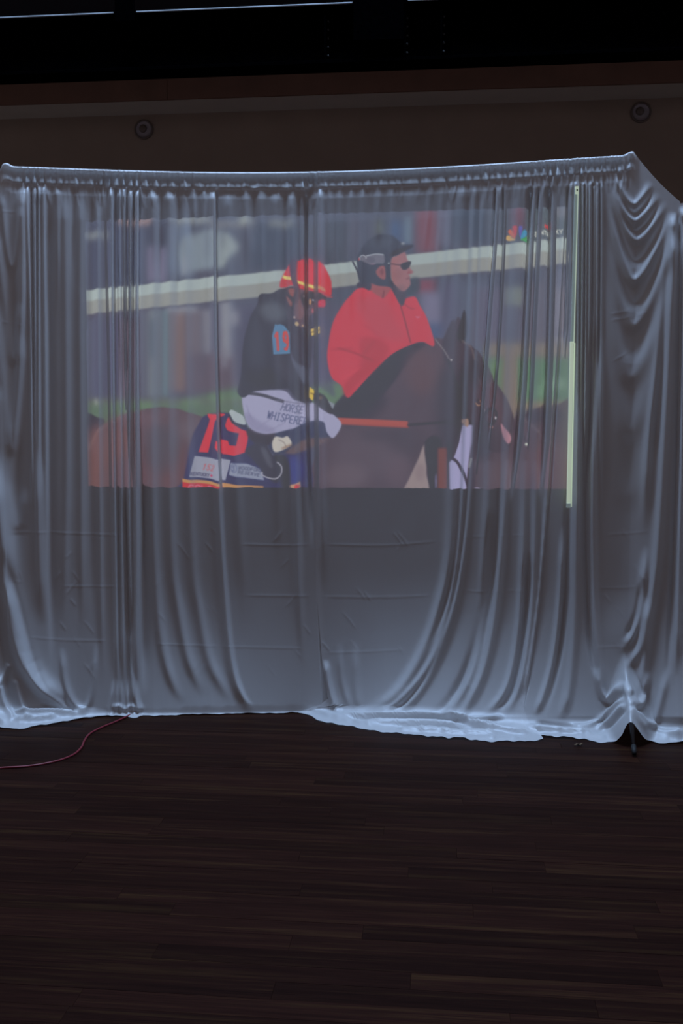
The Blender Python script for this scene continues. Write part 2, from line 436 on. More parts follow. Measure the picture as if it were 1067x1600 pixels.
    mid = [(t[0], t[1]*.56+b[1]*.44) for t, b in zip(tx, bx)]
    poly(tx+mid[::-1], (170, 184, 184), 1.2, 1, False)
    stroke([(x, y+2) for x, y in bx], 3, (90, 88, 104), 1.5, .5)
    # ---- racehorse at the left
    poly([(128, 648), (146, 650), (163, 657), (152, 680), (128, 700)], (64, 64, 80), 1, 1)
    poly([(128, 730), (136, 702), (146, 680), (164, 662), (190, 649), (222, 640), (250, 636), (275, 638), (296, 644), (318, 652), (345, 660), (345, 790), (128, 790)], (98, 84, 96), .8)
    ell(150, 730, 26, 60, (118, 84, 86), 9, .85); ell(172, 690, 40, 30, (118, 90, 96), 9, .7)
    ell(280, 735, 30, 40, (106, 76, 84), 9, .8); ell(255, 700, 26, 40, (84, 82, 96), 9, .8); ell(300, 670, 22, 16, (108, 98, 110), 6, .7)
    ell(215, 655, 45, 10, (112, 92, 104), 6, .6); ell(200, 745, 40, 20, (104, 86, 98), 8, .7)
    stroke([(137, 702), (148, 682), (166, 664), (192, 651)], 3, (140, 112, 112), 1.5, .6)
    # ---- pony in the middle and the horse at the right edge
    poly([(800, 662), (822, 645), (845, 636), (870, 632), (905, 632), (905, 790), (730, 790), (740, 720), (780, 700)], (84, 74, 88), 1)
    ell(860, 730, 40, 40, (100, 78, 90), 9, .8); ell(790, 745, 26, 30, (104, 92, 104), 9, .7); ell(850, 650, 34, 12, (66, 66, 82), 5, .8)
    stroke([(812, 650), (834, 668), (858, 690), (870, 704)], 2.5, (112, 104, 114), 1, .7)
    stroke([(806, 668), (822, 690)], 4, (66, 64, 78), 1)
    ell(822, 694, 3, 2.2, (200, 208, 196), .5)
    poly([(488, 790), (486, 740), (500, 690), (515, 655), (528, 628), (556, 600), (598, 559), (632, 541), (662, 534), (684, 528), (706, 538), (722, 560), (742, 580),
          (756, 620), (752, 690), (735, 790)], (86, 76, 90), .6)
    poly([(518, 640), (532, 622), (556, 600), (598, 559), (632, 541), (664, 535), (652, 552), (628, 580), (604, 610), (580, 634), (556, 650), (524, 656)], (60, 62, 76), 2)
    ell(570, 640, 40, 16, (62, 62, 76), 6, .8, -.5)
    ell(660, 580, 30, 36, (98, 78, 88), 8, .9); ell(690, 560, 16, 22, (94, 78, 90), 6, .8)
    ell(570, 715, 50, 34, (94, 84, 98), 10, .9); ell(640, 690, 30, 24, (78, 72, 86), 8, .8); ell(540, 745, 34, 20, (108, 96, 108), 8, .7)
    ell(622, 735, 20, 26, (102, 88, 102), 7, .7); ell(600, 680, 40, 10, (74, 70, 84), 6, .7); ell(705, 640, 24, 80, (64, 64, 78), 9, .8)
    poly([(690, 545), (700, 525), (714, 496), (722, 512), (724, 532), (744, 546), (758, 566), (772, 594), (788, 616), (798, 640), (806, 664), (802, 690), (790, 704),
          (768, 706), (748, 690), (738, 650), (724, 610), (700, 580)], (76, 70, 84), .8)
    poly([(712, 528), (718, 504), (726, 484), (730, 510), (726, 534)], (60, 62, 74), .8)
    poly([(690, 540), (700, 512), (708, 500), (712, 520), (706, 546)], (72, 68, 82), 1.2)
    ell(770, 630, 16, 40, (96, 76, 88), 6, .7, -.4); ell(740, 580, 12, 26, (64, 64, 76), 5, .8); ell(750, 690, 18, 30, (62, 62, 76), 6, .8)
    ell(722, 640, 12, 70, (60, 60, 74), 5, .8)
    stroke([(680, 530), (694, 548), (702, 562)], 1.6, (150, 144, 150), .5, .8); stroke([(700, 562), (712, 600), (724, 640), (738, 664)], 3, (58, 58, 70), 1)
    ell(704.5, 562.5, 1.6, 1.6, (200, 196, 196))
    stroke([(722, 532), (736, 544), (742, 562)], 2.4, (116, 104, 108), .7, .8)
    stroke([(746, 590), (752, 600), (764, 602), (768, 590)], 1.5, (104, 98, 108), .5, .8)
    stroke([(748, 624), (742, 632)], 2, (58, 54, 66)); stroke([(752, 626), (755, 632), (748, 634), (743, 630)], 1.8, (172, 132, 112), .3)
    stroke([(755, 650), (762, 640), (772, 640), (775, 652), (768, 662), (758, 660), (754, 650)], 4, (54, 56, 70), .5)
    stroke([(754, 646), (757, 640)], 1.3, (150, 146, 156)); ell(774, 653, 1.6, 2.6, (190, 186, 194)); ell(767, 667, 3, 1.8, (150, 114, 116), .5)
    poly([(783, 662), (790, 670), (797, 680), (798, 688), (793, 693), (787, 684)], (184, 134, 148), .6)
    # strapping, leg and bandage at the lower right
    poly([(663, 695), (671, 712), (666, 740), (672, 770), (632, 770), (640, 746), (652, 720)], (160, 144, 146), 1.2)
    ell(656, 738, 8, 14, (146, 128, 134), 3, .7)
    poly([(664, 690), (690, 690), (690, 790), (676, 790), (668, 740)], (60, 58, 72), 1)
    rect(684, 700, 700.5, 775, (124, 76, 74), 1.5); rect(698, 690, 706, 775, (58, 54, 70), 1)
    poly([(723, 664), (738, 664), (737, 690), (731, 730), (728, 775), (701, 775), (701, 722), (709, 712), (717, 692)], (168, 166, 206), .7, 1, False)
    poly([(737, 700), (734, 730), (730, 745), (730, 775), (740, 775), (742, 720)], (70, 66, 82), 1); stroke([(736, 716), (733, 730)], 2, (170, 178, 178), .5)
    stroke([(703, 714), (714, 722), (723, 738), (731, 760)], 4.6, (66, 60, 80), .4)
    ell(745, 764, 5, 2.4, (176, 170, 206), .5); ell(681, 752, 1.4, 12, (120, 116, 150), .8)
    # red whip stick and rein
    poly([(527, 652.5), (580, 655), (637, 658), (638, 668.5), (580, 666), (533, 663)], (178, 88, 82), .5, 1, False)
    stroke([(533, 662.5), (638, 668)], 1.5, (134, 70, 74), .5, .7)
    stroke([(638, 664), (690, 660), (724, 658)], 4, (58, 54, 66), .8, .9)
    poly([(722, 656), (730, 654), (732, 662), (729, 667), (723, 662)], (160, 132, 120), .5)
    # ---- saddle cloth
    S6 = ((270, 630), 5.081)
    poly([(312, 660), (318, 651), (332, 646), (352, 645), (368, 648), (384, 662), (396, 690), (410, 705), (440, 712), (480, 690), (484, 720), (470, 775), (284, 775), (288, 748), (296, 712), (302, 680)],
         (54, 60, 102), 1)
    ell(300, 735, 8, 40, (70, 76, 116), 4, .6)
    poly(C([(275, 84), (410, 82), (415, 95), (368, 112), (345, 140), (315, 260), (280, 392), (203, 388), (245, 270), (275, 190), (296, 128), (280, 108)], *S6), (214, 62, 82), .4, 1, False)
    poly(C([(452, 100), (470, 150), (540, 205), (602, 228), (592, 310), (572, 392), (490, 415), (385, 402), (340, 345), (350, 296), (395, 288), (440, 298), (450, 332), (505, 334), (526, 238), (434, 216), (414, 180), (430, 128)], *S6),
         (214, 62, 82), .4, 1, False)
    poly(C([(452, 72), (472, 50), (520, 76), (560, 104), (578, 168), (520, 160), (480, 130)], *S6), (178, 190, 194), .4)
    stroke(C([(455, 100), (480, 145), (530, 175), (580, 185)], *S6), 3.5, (58, 62, 78), .5)
    poly(C([(174, 418), (462, 450), (418, 612), (138, 580)], *S6), (158, 162, 182), .4, 1, False)
    text('152', *[tuple(p) for p in C([(248, 482), (352, 492)], *S6)], 9, 1.5, (190, 112, 122), .3, .3)
    text('KENTUCKY', *[tuple(p) for p in C([(152, 544), (296, 562)], *S6)], 4.6, 1.0, (80, 80, 112), .0, .3)
    ell(*C([(308, 573)], *S6)[0], 1.9, 1.9, (200, 70, 110))
    poly(C([(462, 470), (590, 480), (690, 520), (728, 612), (600, 596), (445, 570)], *S6), (148, 156, 180), .5, 1, False)
    t = np.linspace(0, 2*math.pi, 17)
    stroke([(366.2+4.6*math.cos(k), 731+6.8*math.sin(k)) for k in t], 1.0, (96, 106, 146))
    text('S', (364.4, 727), (368.4, 727.5), 8, 1.2, (96, 106, 146), 0, .1)
    text('WOODFORD', *[tuple(p) for p in C([(528, 498), (720, 524)], *S6)], 4.8, 1.1, (92, 98, 128), .1, .3)
    text('RESERVE', *[tuple(p) for p in C([(526, 532), (700, 562)], *S6)], 4.6, 1.1, (92, 98, 128), .1, .35)
    poly(C([(78, 598), (250, 612), (420, 634), (560, 650), (720, 658), (720, 690), (78, 690)], *S6), (198, 146, 100), .4, 1, False)
    poly(C([(78, 624), (240, 636), (395, 656), (395, 700), (78, 700)], *S6), (196, 58, 70), .4, 1, False)
    text('GOLD', *[tuple(p) for p in C([(134, 642), (330, 664)], *S6)], 8, 1.4, (226, 130, 160), 0, .25)
    ell(460, 735, 12, 24, (60, 72, 136), 4, .9)
    poly(C([(920, 650), (1010, 622), (1015, 690), (920, 690)], *S6), (204, 160, 130), .6, 1, False); ell(464, 760, 4, 4, (206, 64, 66), .6)
    # ---- jockey in black on the racehorse
    S7 = ((360, 560), 3.556); S4 = ((360, 350), 3.556); SA = ((420, 390), 8.892)
    poly(C([(215, 480), (260, 412), (350, 386), (440, 350), (515, 345), (545, 400), (562, 445), (470, 462), (400, 500), (320, 525), (240, 525)], *S7), (62, 70, 98), .6)
    poly(C([(330, 500), (420, 450), (520, 440), (560, 445), (480, 480), (400, 520), (310, 530)], *S7), (108, 90, 94), 1.5, .9)
    poly(C([(100, 385), (180, 410), (250, 415), (215, 480), (150, 480), (95, 430)], *S7), (66, 64, 78), 1)
    poly(C([(80, 515), (120, 482), (180, 468), (225, 520), (255, 590), (285, 660), (250, 690), (190, 650), (165, 610), (120, 560)], *S7), (66, 68, 84), .6)
    poly(C([(170, 490), (210, 520), (235, 600), (215, 600), (180, 540)], *S7), (90, 94, 110), 1.5, .8)
    poly(C([(240, 540), (300, 540), (330, 600), (330, 720), (290, 720), (275, 640)], *S7), (58, 58, 74), 1.5)
    stroke(C([(262, 575), (284, 600), (282, 640), (255, 665), (215, 665), (180, 650), (176, 632)], *S7), 2.2, (166, 166, 180), .3)
    poly(C([(75, 195), (180, 178), (300, 180), (360, 232), (440, 240), (530, 285), (598, 335), (616, 375), (572, 442), (535, 410), (515, 350), (440, 350), (350, 388), (250, 412), (180, 418), (105, 382), (70, 280)], *S7), (170, 170, 202), .5)
    poly(C([(80, 300), (180, 360), (260, 400), (180, 416), (105, 382)], *S7), (148, 146, 180), 2.5, .8)
    for q in ([(100, 300), (130, 350)], [(150, 390), (230, 330)], [(200, 405), (300, 360)], [(90, 260), (110, 330)]): stroke(C(q, *S7), 1.2, (140, 138, 172), .8, .7)
    stroke(C([(88, 192), (180, 205), (290, 238)], *S7), 5.0, (78, 80, 96), .4)
    stroke(C([(255, 232), (360, 246), (440, 262)], *S7), 1.5, (110, 110, 136), .5, .8)
    text('HORSE', *[tuple(p) for p in C([(296, 248), (418, 270)], *S7)], 11.5, 1.25, (92, 98, 132), .22, .28)
    text('WHISPERER', *[tuple(p) for p in C([(214, 292), (438, 336)], *S7)], 11.5, 1.3, (84, 92, 130), .08, .26)
    poly(C([(232, 470), (252, 432), (290, 440), (318, 432), (342, 470), (310, 500), (262, 518), (240, 510)], *S7), (204, 198, 190), .5)
    stroke(C([(270, 450), (300, 470), (310, 500)], *S7), 1.2, (150, 140, 140), .4); stroke(C([(290, 500), (340, 478)], *S7), 3, (150, 120, 104), 1, .8)
    poly(C([(165, 392), (235, 385), (292, 362), (345, 440), (365, 560), (362, 640), (335, 735), (390, 850), (436, 925), (452, 992), (385, 988), (330, 925), (300, 915), (190, 922), (120, 935), (72, 965), (40, 930), (58, 840), (72, 660), (108, 520), (150, 445)], *S4), (62, 65, 80), .6)
    poly(C([(300, 370), (345, 470), (445, 500), (446, 790), (400, 798), (350, 750), (325, 560)], *S4), (68, 68, 84), .8)
    ell(*C([(235, 490)], *S4)[0], 22, 15, (96, 104, 118), 6, .85, .3); ell(*C([(150, 700)], *S4)[0], 12, 50, (72, 76, 92), 6, .6)
    ell(*C([(300, 800)], *S4)[0], 14, 26, (80, 80, 96), 6, .5, -.5); ell(*C([(180, 850)], *S4)[0], 26, 16, (54, 56, 72), 5, .6)
    poly(C([(345, 745), (380, 780), (420, 800), (440, 870), (400, 880), (360, 800)], *S4), (92, 98, 118), 1.5)
    poly(C([(450, 780), (500, 790), (560, 860), (580, 960), (520, 920), (470, 880)], *S4), (88, 90, 116), 2, .6)
    # face and helmet
    poly(C([(330, 520), (520, 540), (640, 560), (800, 640), (780, 800), (640, 820), (620, 880), (560, 930), (520, 1067), (400, 1060), (350, 900), (350, 700)], *SA), (98, 84, 98), 1)
    poly(C([(190, 545), (330, 520), (360, 560), (350, 680), (330, 820), (290, 780), (240, 660)], *SA), (60, 62, 78), .6)
    poly(C([(270, 560), (340, 545), (380, 600), (360, 670), (300, 640)], *SA), (140, 84, 84), .8); poly(C([(235, 640), (300, 700), (335, 760), (320, 800), (280, 760)], *SA), (136, 88, 88), .6)
    poly(C([(400, 720), (440, 680), (460, 780), (500, 850), (470, 940), (380, 960), (370, 840)], *SA), (124, 96, 106), 1)
    stroke(C([(380, 560), (350, 720), (330, 830)], *SA), 3, (58, 58, 74), .5)
    poly(C([(440, 620), (560, 580), (700, 600), (790, 650), (770, 720), (680, 730), (600, 760), (540, 800), (470, 760)], *SA), (62, 58, 74), .8)
    poly(C([(690, 720), (775, 700), (780, 790), (720, 805), (640, 790)], *SA), (200, 66, 90), .6); ell(*C([(572, 725)], *SA)[0], 2.2, 5, (190, 138, 96), .6)
    stroke(C([(610, 700), (660, 722)], *SA), 2, (190, 196, 214), .4); ell(*C([(610, 850)], *SA)[0], 2.2, 4, (170, 100, 112), .8)
    ell(*C([(388, 1032)], *SA)[0], 2.8, 3.6, (206, 180, 140), .4); ell(*C([(358, 945)], *SA)[0], 1.6, 2, (180, 160, 160), .4); ell(*C([(470, 1055)], *SA)[0], 1.8, 1.8, (180, 150, 130), .4)
    ell(*C([(490, 640)], *SA)[0], 1.8, 2.2, (150, 130, 130), .5)
    poly(C([(165, 530), (155, 480), (190, 370), (240, 270), (300, 205), (400, 150), (480, 130), (560, 118), (640, 165), (740, 205), (800, 290), (855, 410), (870, 480), (860, 645), (720, 600), (560, 560), (470, 550), (330, 505), (220, 520)], *SA), (204, 62, 78), .5)
    ell(*C([(640, 330)], *SA)[0], 14, 16, (216, 70, 86), 4, .7); ell(*C([(240, 470)], *SA)[0], 8, 5, (180, 56, 70), 2, .7)
    poly(C([(200, 350), (310, 388), (320, 436), (188, 396)], *SA), (228, 208, 120), .3, 1, False)
    poly(C([(388, 418), (520, 466), (660, 510), (700, 515), (690, 555), (640, 552), (520, 508), (400, 464)], *SA), (228, 208, 120), .3, 1, False)
    poly(C([(690, 515), (760, 530), (790, 580), (760, 585), (690, 550)], *SA), (196, 132, 104), .5)
    poly(C([(290, 220), (330, 140), (392, 150), (384, 300), (390, 430), (420, 530), (370, 545), (315, 420)], *SA), (76, 68, 90), .5)
    stroke(C([(560, 562), (720, 606), (800, 650), (880, 662)], *SA), 1.6, (196, 84, 96), .3)
    poly(C([(445, 585), (496, 570), (497, 608), (450, 622)], *S4), (220, 190, 112), .3, 1, False); stroke(C([(448, 602), (496, 590)], *S4), 1.6, (120, 100, 80), .3)
    stroke(C([(455, 735), (485, 740)], *S4), 1.2, (50, 50, 64))
    # number patch on the sleeve
    poly(C([(250, 556), (262, 562), (276, 556), (300, 566), (330, 604), (333, 720), (240, 726), (232, 622)], *S4), (92, 134, 172), .4, 1, False)
    text('19', *[tuple(p) for p in C([(245, 606), (338, 600)], *S4)], 27, 4.0, (206, 84, 84), .0, .42)
    poly(C([(440, 905), (474, 930), (456, 982), (430, 962)], *S4), (222, 190, 84), .4, 1, False); stroke(C([(446, 940), (466, 948)], *S4), 1.5, (120, 100, 70))
    poly(C([(468, 938), (512, 945), (545, 985), (568, 1035), (556, 1056), (500, 1020), (465, 985)], *S4), (58, 56, 70), .5); ell(*C([(500, 965)], *S4)[0], 4, 3, (120, 104, 92), 1, .8)
    poly(C([(540, 980), (580, 1000), (568, 1030)], *S4), (150, 156, 176), .6, .8, False)
    # ---- outrider in the red jacket
    poly(C([(712, 356), (790, 360), (880, 350), (945, 452), (962, 420), (1022, 404), (1050, 450), (1090, 520), (1130, 640), (1125, 680), (1067, 655), (1000, 672), (900, 722), (800, 812), (700, 922), (650, 965), (618, 900), (562, 852), (538, 755), (545, 660), (572, 540), (630, 440), (665, 400)], *S4), (206, 70, 86), .5)
    poly(C([(720, 640), (830, 640), (880, 700), (820, 790), (700, 900), (650, 960), (630, 900), (720, 780)], *S4), (184, 62, 78), 3, .8)
    for q, w, c in ([[(600, 690), (700, 720), (790, 760)], 3, (160, 56, 74)], [[(740, 720), (800, 650)], 3, (168, 60, 76)], [[(740, 560), (850, 630)], 2, (176, 62, 80)],
                    [[(560, 700), (680, 690)], 2, (170, 60, 78)], [[(620, 860), (720, 800)], 3, (220, 76, 90)], [[(720, 400), (780, 520), (800, 620)], 2, (190, 66, 82)]):
        stroke(C(q, *S4), w, c, 1, .7)
    poly(C([(700, 420), (860, 420), (930, 560), (960, 640), (850, 640), (760, 560)], *S4), (188, 80, 94), 5, .6)
    stroke(C([(945, 455), (970, 540), (1000, 660)], *S4), 1.8, (130, 58, 72), .5); stroke(C([(962, 440), (1000, 470), (1022, 470)], *S4), 1.2, (150, 60, 74), .4)
    stroke(C([(1030, 515), (1040, 520), (1050, 516)], *S4), 1.4, (206, 120, 150), .4)
    SB = ((540, 350), 7.621)
    poly(C([(290, 690), (480, 740), (540, 760), (500, 830), (440, 880), (300, 790)], *SB), (158, 88, 94), .6)
    stroke(C([(455, 800), (440, 880)], *SB), 2, (120, 60, 74), .5)
    poly(C([(130, 720), (190, 680), (300, 700), (290, 790), (210, 760), (150, 760)], *SB), (70, 70, 88), .8)
    poly(C([(560, 680), (720, 760), (720, 860), (680, 975), (640, 940), (590, 850), (540, 750)], *SB), (80, 76, 92), .8)
    poly(C([(770, 660), (870, 650), (880, 780), (800, 840), (720, 830)], *SB), (66, 78, 92), 2.5, .9)
    poly(C([(540, 420), (610, 380), (700, 330), (735, 430), (772, 455), (762, 520), (802, 568), (792, 588), (752, 598), (766, 630), (762, 655), (772, 715), (742, 762), (690, 800), (640, 770), (560, 690), (530, 560)], *SB), (160, 112, 118), .5)
    ell(*C([(620, 600)], *SB)[0], 8, 9, (150, 104, 110), 2, .7); ell(*C([(760, 580)], *SB)[0], 4, 2, (150, 80, 88), 1, .8); stroke(C([(722, 655), (762, 640)], *SB), 1.4, (116, 76, 86), .5)
    ell(*C([(660, 760)], *SB)[0], 6, 5, (134, 104, 112), 2, .7)
    poly(C([(150, 640), (138, 520), (135, 400), (200, 275), (280, 185), (420, 125), (560, 150), (680, 232), (760, 248), (812, 256), (770, 300), (690, 330), (610, 372), (540, 425), (535, 600), (545, 680), (560, 760), (500, 745), (390, 735), (290, 705), (190, 715)], *SB), (64, 72, 90), .6)
    ell(*C([(420, 220)], *SB)[0], 22, 9, (76, 86, 104), 5, .7); poly(C([(500, 390), (620, 300), (740, 270), (800, 258), (700, 325), (600, 370)], *SB), (52, 58, 74), 1)
    ell(*C([(682, 232)], *SB)[0], 3, 2, (150, 156, 166), 1)
    poly(C([(380, 530), (420, 500), (465, 510), (472, 650), (410, 645), (360, 580)], *SB), (152, 94, 100), .6); ell(*C([(430, 570)], *SB)[0], 3, 5, (120, 72, 82), 1.2, .8)
    stroke(C([(510, 470), (505, 600), (540, 720)], *SB), 5, (62, 68, 84), .4)
    poly(C([(170, 400), (250, 380), (360, 362), (452, 368), (458, 465), (380, 470), (300, 482), (240, 462), (175, 435)], *SB), (112, 112, 128), .5)
    ell(*C([(300, 430)], *SB)[0], 7, 5, (96, 96, 114), 1, .8); stroke(C([(300, 480), (350, 478)], *SB), 1.2, (150, 120, 140), .4)
    stroke(C([(170, 425), (165, 400), (200, 380), (240, 392), (240, 410)], *SB), 1.5, (176, 178, 188), .3); stroke(C([(250, 380), (360, 358), (450, 366)], *SB), 1.6, (172, 180, 190), .3)
    ell(*C([(158, 420)], *SB)[0], 1.4, 2, (180, 80, 90), .4); ell(*C([(512, 468)], *SB)[0], 1.2, 1.4, (180, 190, 196), .2)
    poly(C([(650, 490), (690, 462), (772, 448), (768, 490), (735, 535), (690, 548), (665, 525)], *SB), (58, 62, 76), .4); stroke(C([(540, 480), (660, 488)], *SB), 1.8, (96, 72, 84), .4)
    stroke(C([(85, 455), (130, 540), (175, 645)], *SB), 2.6, (60, 64, 80), .4)
    # ---- broadcaster's bug at the upper right
    S7b = ((780, 330), 8.208)
    for q, c in (([(84, 345), (106, 312), (140, 312), (168, 340), (200, 376), (110, 376)], (206, 168, 110)), ([(118, 268), (140, 230), (166, 246), (204, 345), (180, 345)], (206, 104, 82)),
                 ([(168, 205), (195, 184), (222, 205), (214, 310), (205, 325), (184, 290)], (196, 58, 66)), ([(244, 208), (270, 190), (296, 210), (276, 320), (260, 335), (250, 290)], (94, 92, 176)),
                 ([(296, 266), (326, 236), (392, 232), (392, 284), (330, 330), (268, 358)], (58, 146, 186)), ([(268, 374), (330, 334), (396, 298), (418, 322), (402, 372)], (62, 160, 96))):
        poly(C(q, *S7b), c, .4)
    ell(*C([(595, 190)], *S7b)[0], 2.2, 3.6, (196, 62, 74), .4); ell(*C([(660, 178)], *S7b)[0], 3, 3.6, (196, 58, 70), .4); ell(*C([(628, 184)], *S7b)[0], 3, 2.6, (190, 70, 80), .5)
    stroke(C([(682, 140), (692, 165), (684, 200)], *S7b), 1.2, (178, 160, 140), .3); stroke(C([(578, 180), (584, 214)], *S7b), 1, (170, 150, 130), .3)
    text('KENTUCKY', *[tuple(p) for p in C([(424, 262), (822, 236)], *S7b)], 6.0, 1.5, (226, 228, 216), 0, .34)
    img = np.stack([boxblur(img[..., k], 1) for k in range(3)], -1)
    return np.clip(img, 0, 255)/255.0

# ================================================================ the draped backdrop
ROD_Z = 2.957
# the rod bows away from the camera: distance from its height in the photograph
_tx = np.array([5, 80, 160, 230, 300, 390, 480, 560, 630, 700, 770, 830, 910, 985], float)
_ty = np.array([257.5, 260, 263, 265.2, 267, 267.8, 267.3, 264.5, 261.5, 258, 254, 250, 245, 240], float)
_pf = np.polyfit((_tx-500)/500, (ROD_Z-CAM_H)/ray(_tx, _ty)[1], 4)
AZ0 = ray(500, 500)[0]; AZ1 = ray(1000, 500)[0]-AZ0
def sheet_depth(az):
    """distance of the hanging sheet in the horizontal direction az = x / y"""
    u = np.clip((az-AZ0)/AZ1, -1.0, .985)
    d = np.polyval(_pf, u)
    ur = (az-AZ0)/AZ1
    return d - np.clip(ur-.985, 0, 1)*.55 - np.clip(-1.0-ur, 0, 1)*.5
def rod_pixel_y(X):
    X = np.asarray(X, float); Y = np.full(X.shape, 260.0)
    for _ in range(4):
        dx, dz = ray(X, Y)
        D = sheet_depth(dx)
        x_, Y = pixel(np.stack([dx*D, D, np.full(X.shape, ROD_Z)], -1))
    return Y
def Ytop(X):
    X = np.asarray(X, float)
    y = rod_pixel_y(np.clip(X, 4, 990))
    y = y - 5*np.exp(-((X-986)/7.0)**2) - 4*np.exp(-((X-10)/6.0)**2)
    y = np.where(X > 990, 239 + (X-990)*76/73 - 4*np.sin(np.clip((X-990)/73, 0, 1)*math.pi)*-1, y)
    y = np.where(X > 1063, 315 + 3*np.exp(-(X-1063)/12.0), y)
    return np.where(X < 4, 256 + (4-X)*2.4, y)

LEG_TOP = np.array((float(point(973, 1010, 5.27)[0]), 5.27, .45)); LEG_FOOT = floor_point(991, 1179, .012)
def leg_at(Y):
    """(pixel x, distance) of the stand's front leg at photo row Y"""
    t = np.linspace(-.1, 1, 60)[:, None]; P = LEG_TOP*(1-t) + LEG_FOOT*t
    x, y = pixel(P)
    return np.interp(Y, y, x), np.interp(Y, y, P[:, 1])

def smin(a, b, k):
    h = np.clip(k-np.abs(a-b), 0, None)/k
    return np.minimum(a, b) - h*h*k/4
K_X = [-80, 0, 60, 120, 165, 200, 240, 330, 420, 470, 500, 540, 600, 700, 800, 860, 930, 1000, 1060, 1140]
K_V = [.30, .30, .28, .22, .10, .05, .04, .04, .04, .04, .06, .16, .26, .30, .28, .24, .22, .22, .26, .26]
FL_X = [-80, 0, 60, 120, 165, 200, 240, 330, 420, 470, 500, 540, 600, 700, 800, 860, 930, 1000, 1060, 1140]
FL_V = [.10, .10, .08, .05, .05, .05, .08, .10, .08, .06, .06, .08, .13, .16, .15, .12, .08, .06, .09, .09]
def base_depth(X, Y, back=0.0, floor_z=.010):
    dx, dz = ray(X, Y)
    ds = sheet_depth(dx) + back - np.interp(X, FL_X, FL_V)*np.clip((Y-880)/240, 0, 1.0)**2.4
    df = np.where(dz < -.05, (floor_z-CAM_H)/np.minimum(dz, -.05), 99.0)
    d = smin(ds, df, np.interp(X, K_X, K_V))
    lx, ld = leg_at(Y)
    q_ = np.sqrt((X-lx)**2+4.0)
    tent = ld - .026 + q_*.0050 + q_**2*.00004
    tent = np.where(Y < 960, 99.0, tent)
    return smin(d, tent, .07)

# ---- folds, each a curve of photo pixels with a height (m, + towards the viewer) and a width to its left and right (px)
def fold_field(X, Y, folds):
    d = np.zeros(X.shape)
    for pts, amp, wl, wr, f0, f1 in folds:
        P = catmull(pts, 5, False)
        L = np.concatenate([[0], np.cumsum(np.linalg.norm(np.diff(P, axis=0), axis=1))]); tot = L[-1]
        w = 2.6*max(wl, wr)
        sel = (X > P[:, 0].min()-w) & (X < P[:, 0].max()+w) & (Y > P[:, 1].min()-w*.6) & (Y < P[:, 1].max()+w*.6)
        if not sel.any(): continue
        xs, ys = X[sel], Y[sel]
        best = np.full(xs.shape, 1e9); sd = np.zeros(xs.shape); tt = np.zeros(xs.shape)
        for i in range(len(P)-1):
            a = P[i]; v = P[i+1]-a; LL = v.dot(v)+1e-9
            t = ((xs-a[0])*v[0] + (ys-a[1])*v[1])/LL
            tcl = np.clip(t, 0, 1)
            ex = xs-a[0]-tcl*v[0]; ey = ys-a[1]-tcl*v[1]
            q = ex*ex+ey*ey
            m_ = q < best
            best = np.where(m_, q, best)
            sd = np.where(m_, np.sign(ex*v[1]-ey*v[0]), sd)     # + to the right of a curve running down
            tt = np.where(m_, (L[i]+tcl*(L[i+1]-L[i]))/tot, tt)
        dist = np.sqrt(best)
        ww = np.where(sd >= 0, wr, wl)
        fade = np.clip(tt/max(f0, 1e-3), 0, 1)*np.clip((1-tt)/max(f1, 1e-3), 0, 1)
        fade = fade*fade*(3-2*fade)
        d[sel] += amp*fade*np.exp(-(dist/ww)**2)
    return d

FOLDS = []
def fo(pts, amp, wl, wr=None, f0=.08, f1=.2):
    if amp < 0 or pts[-1][0] < 0: f1 = max(f1, .22)
    FOLDS.append((pts, amp, wl, wl if wr is None else wr, f0, f1))
# --- left end: cloth slung from the rod's end
fo([(36, 284), (36, 420), (30, 560), (22, 680), (14, 760)], .030, 9, 7)
fo([(2, 300), (10, 380), (19, 416), (27, 384), (34, 320)], .007, 5, 5, .1, .1)
fo([(-8, 360), (8, 470), (20, 560), (30, 470)], .008, 7, 7, .1, .1)
fo([(-10, 470), (6, 600), (20, 700), (32, 600), (38, 520)], .008, 9, 9, .1, .1)
fo([(-6, 600), (10, 740), (26, 820), (40, 760)], .007, 10, 10, .1, .1)
fo([(20, 420), (22, 520), (24, 700), (30, 900)], -.022, 12, 12, .2, .3)
fo([(-14, 700), (2, 830), (14, 930), (40, 1040), (100, 1106)], .055, 12, 14, .2, .1)
fo([(4, 850), (24, 940), (46, 1030), (80, 1090), (130, 1112)], -.028, 8, 8, .2, .1)
fo([(12, 900), (36, 1000), (60, 1070), (110, 1110)], .022, 6, 6, .2, .1)
fo([(-10, 950), (4, 1030), (14, 1090), (30, 1122)], -.030, 7, 8, .2, .1)
fo([(14, 1036), (4, 1060), (-12, 1085)], .018, 4, 4, .1, .1)
fo([(0, 1070), (8, 1100), (22, 1124)], .016, 5, 4, .1, .1)
fo([(24, 1060), (34, 1100), (46, 1128)], .014, 5, 5, .1, .1)
fo([(96, 1010), (100, 1060), (112, 1096), (134, 1112)], .012, 4, 6, .3, .1)
fo([(150, 1000), (146, 1060), (138, 1100), (120, 1116)], .012, 4, 5, .4, .1)
fo([(10, 1112), (50, 1112), (90, 1112), (130, 1112)], .026, 2.6, 2.6, .2, .2); fo([(20, 1124), (50, 1122), (90, 1118)], .022, 2.4, 2.4, .2, .2); fo([(60, 1098), (90, 1106), (124, 1110)], -.020, 2.4, 2.4, .2, .2)
for x0, x1, x2, a in ((43, 49, 52, .018), (54, 56, 58, .018), (61, 60, 60, .016), (68, 71, 74, .018)):
    fo([(x0, 286), (x1, 520), (x1+1, 700), (x2, 900)], a, 3.0, 3.0, .02, .45)
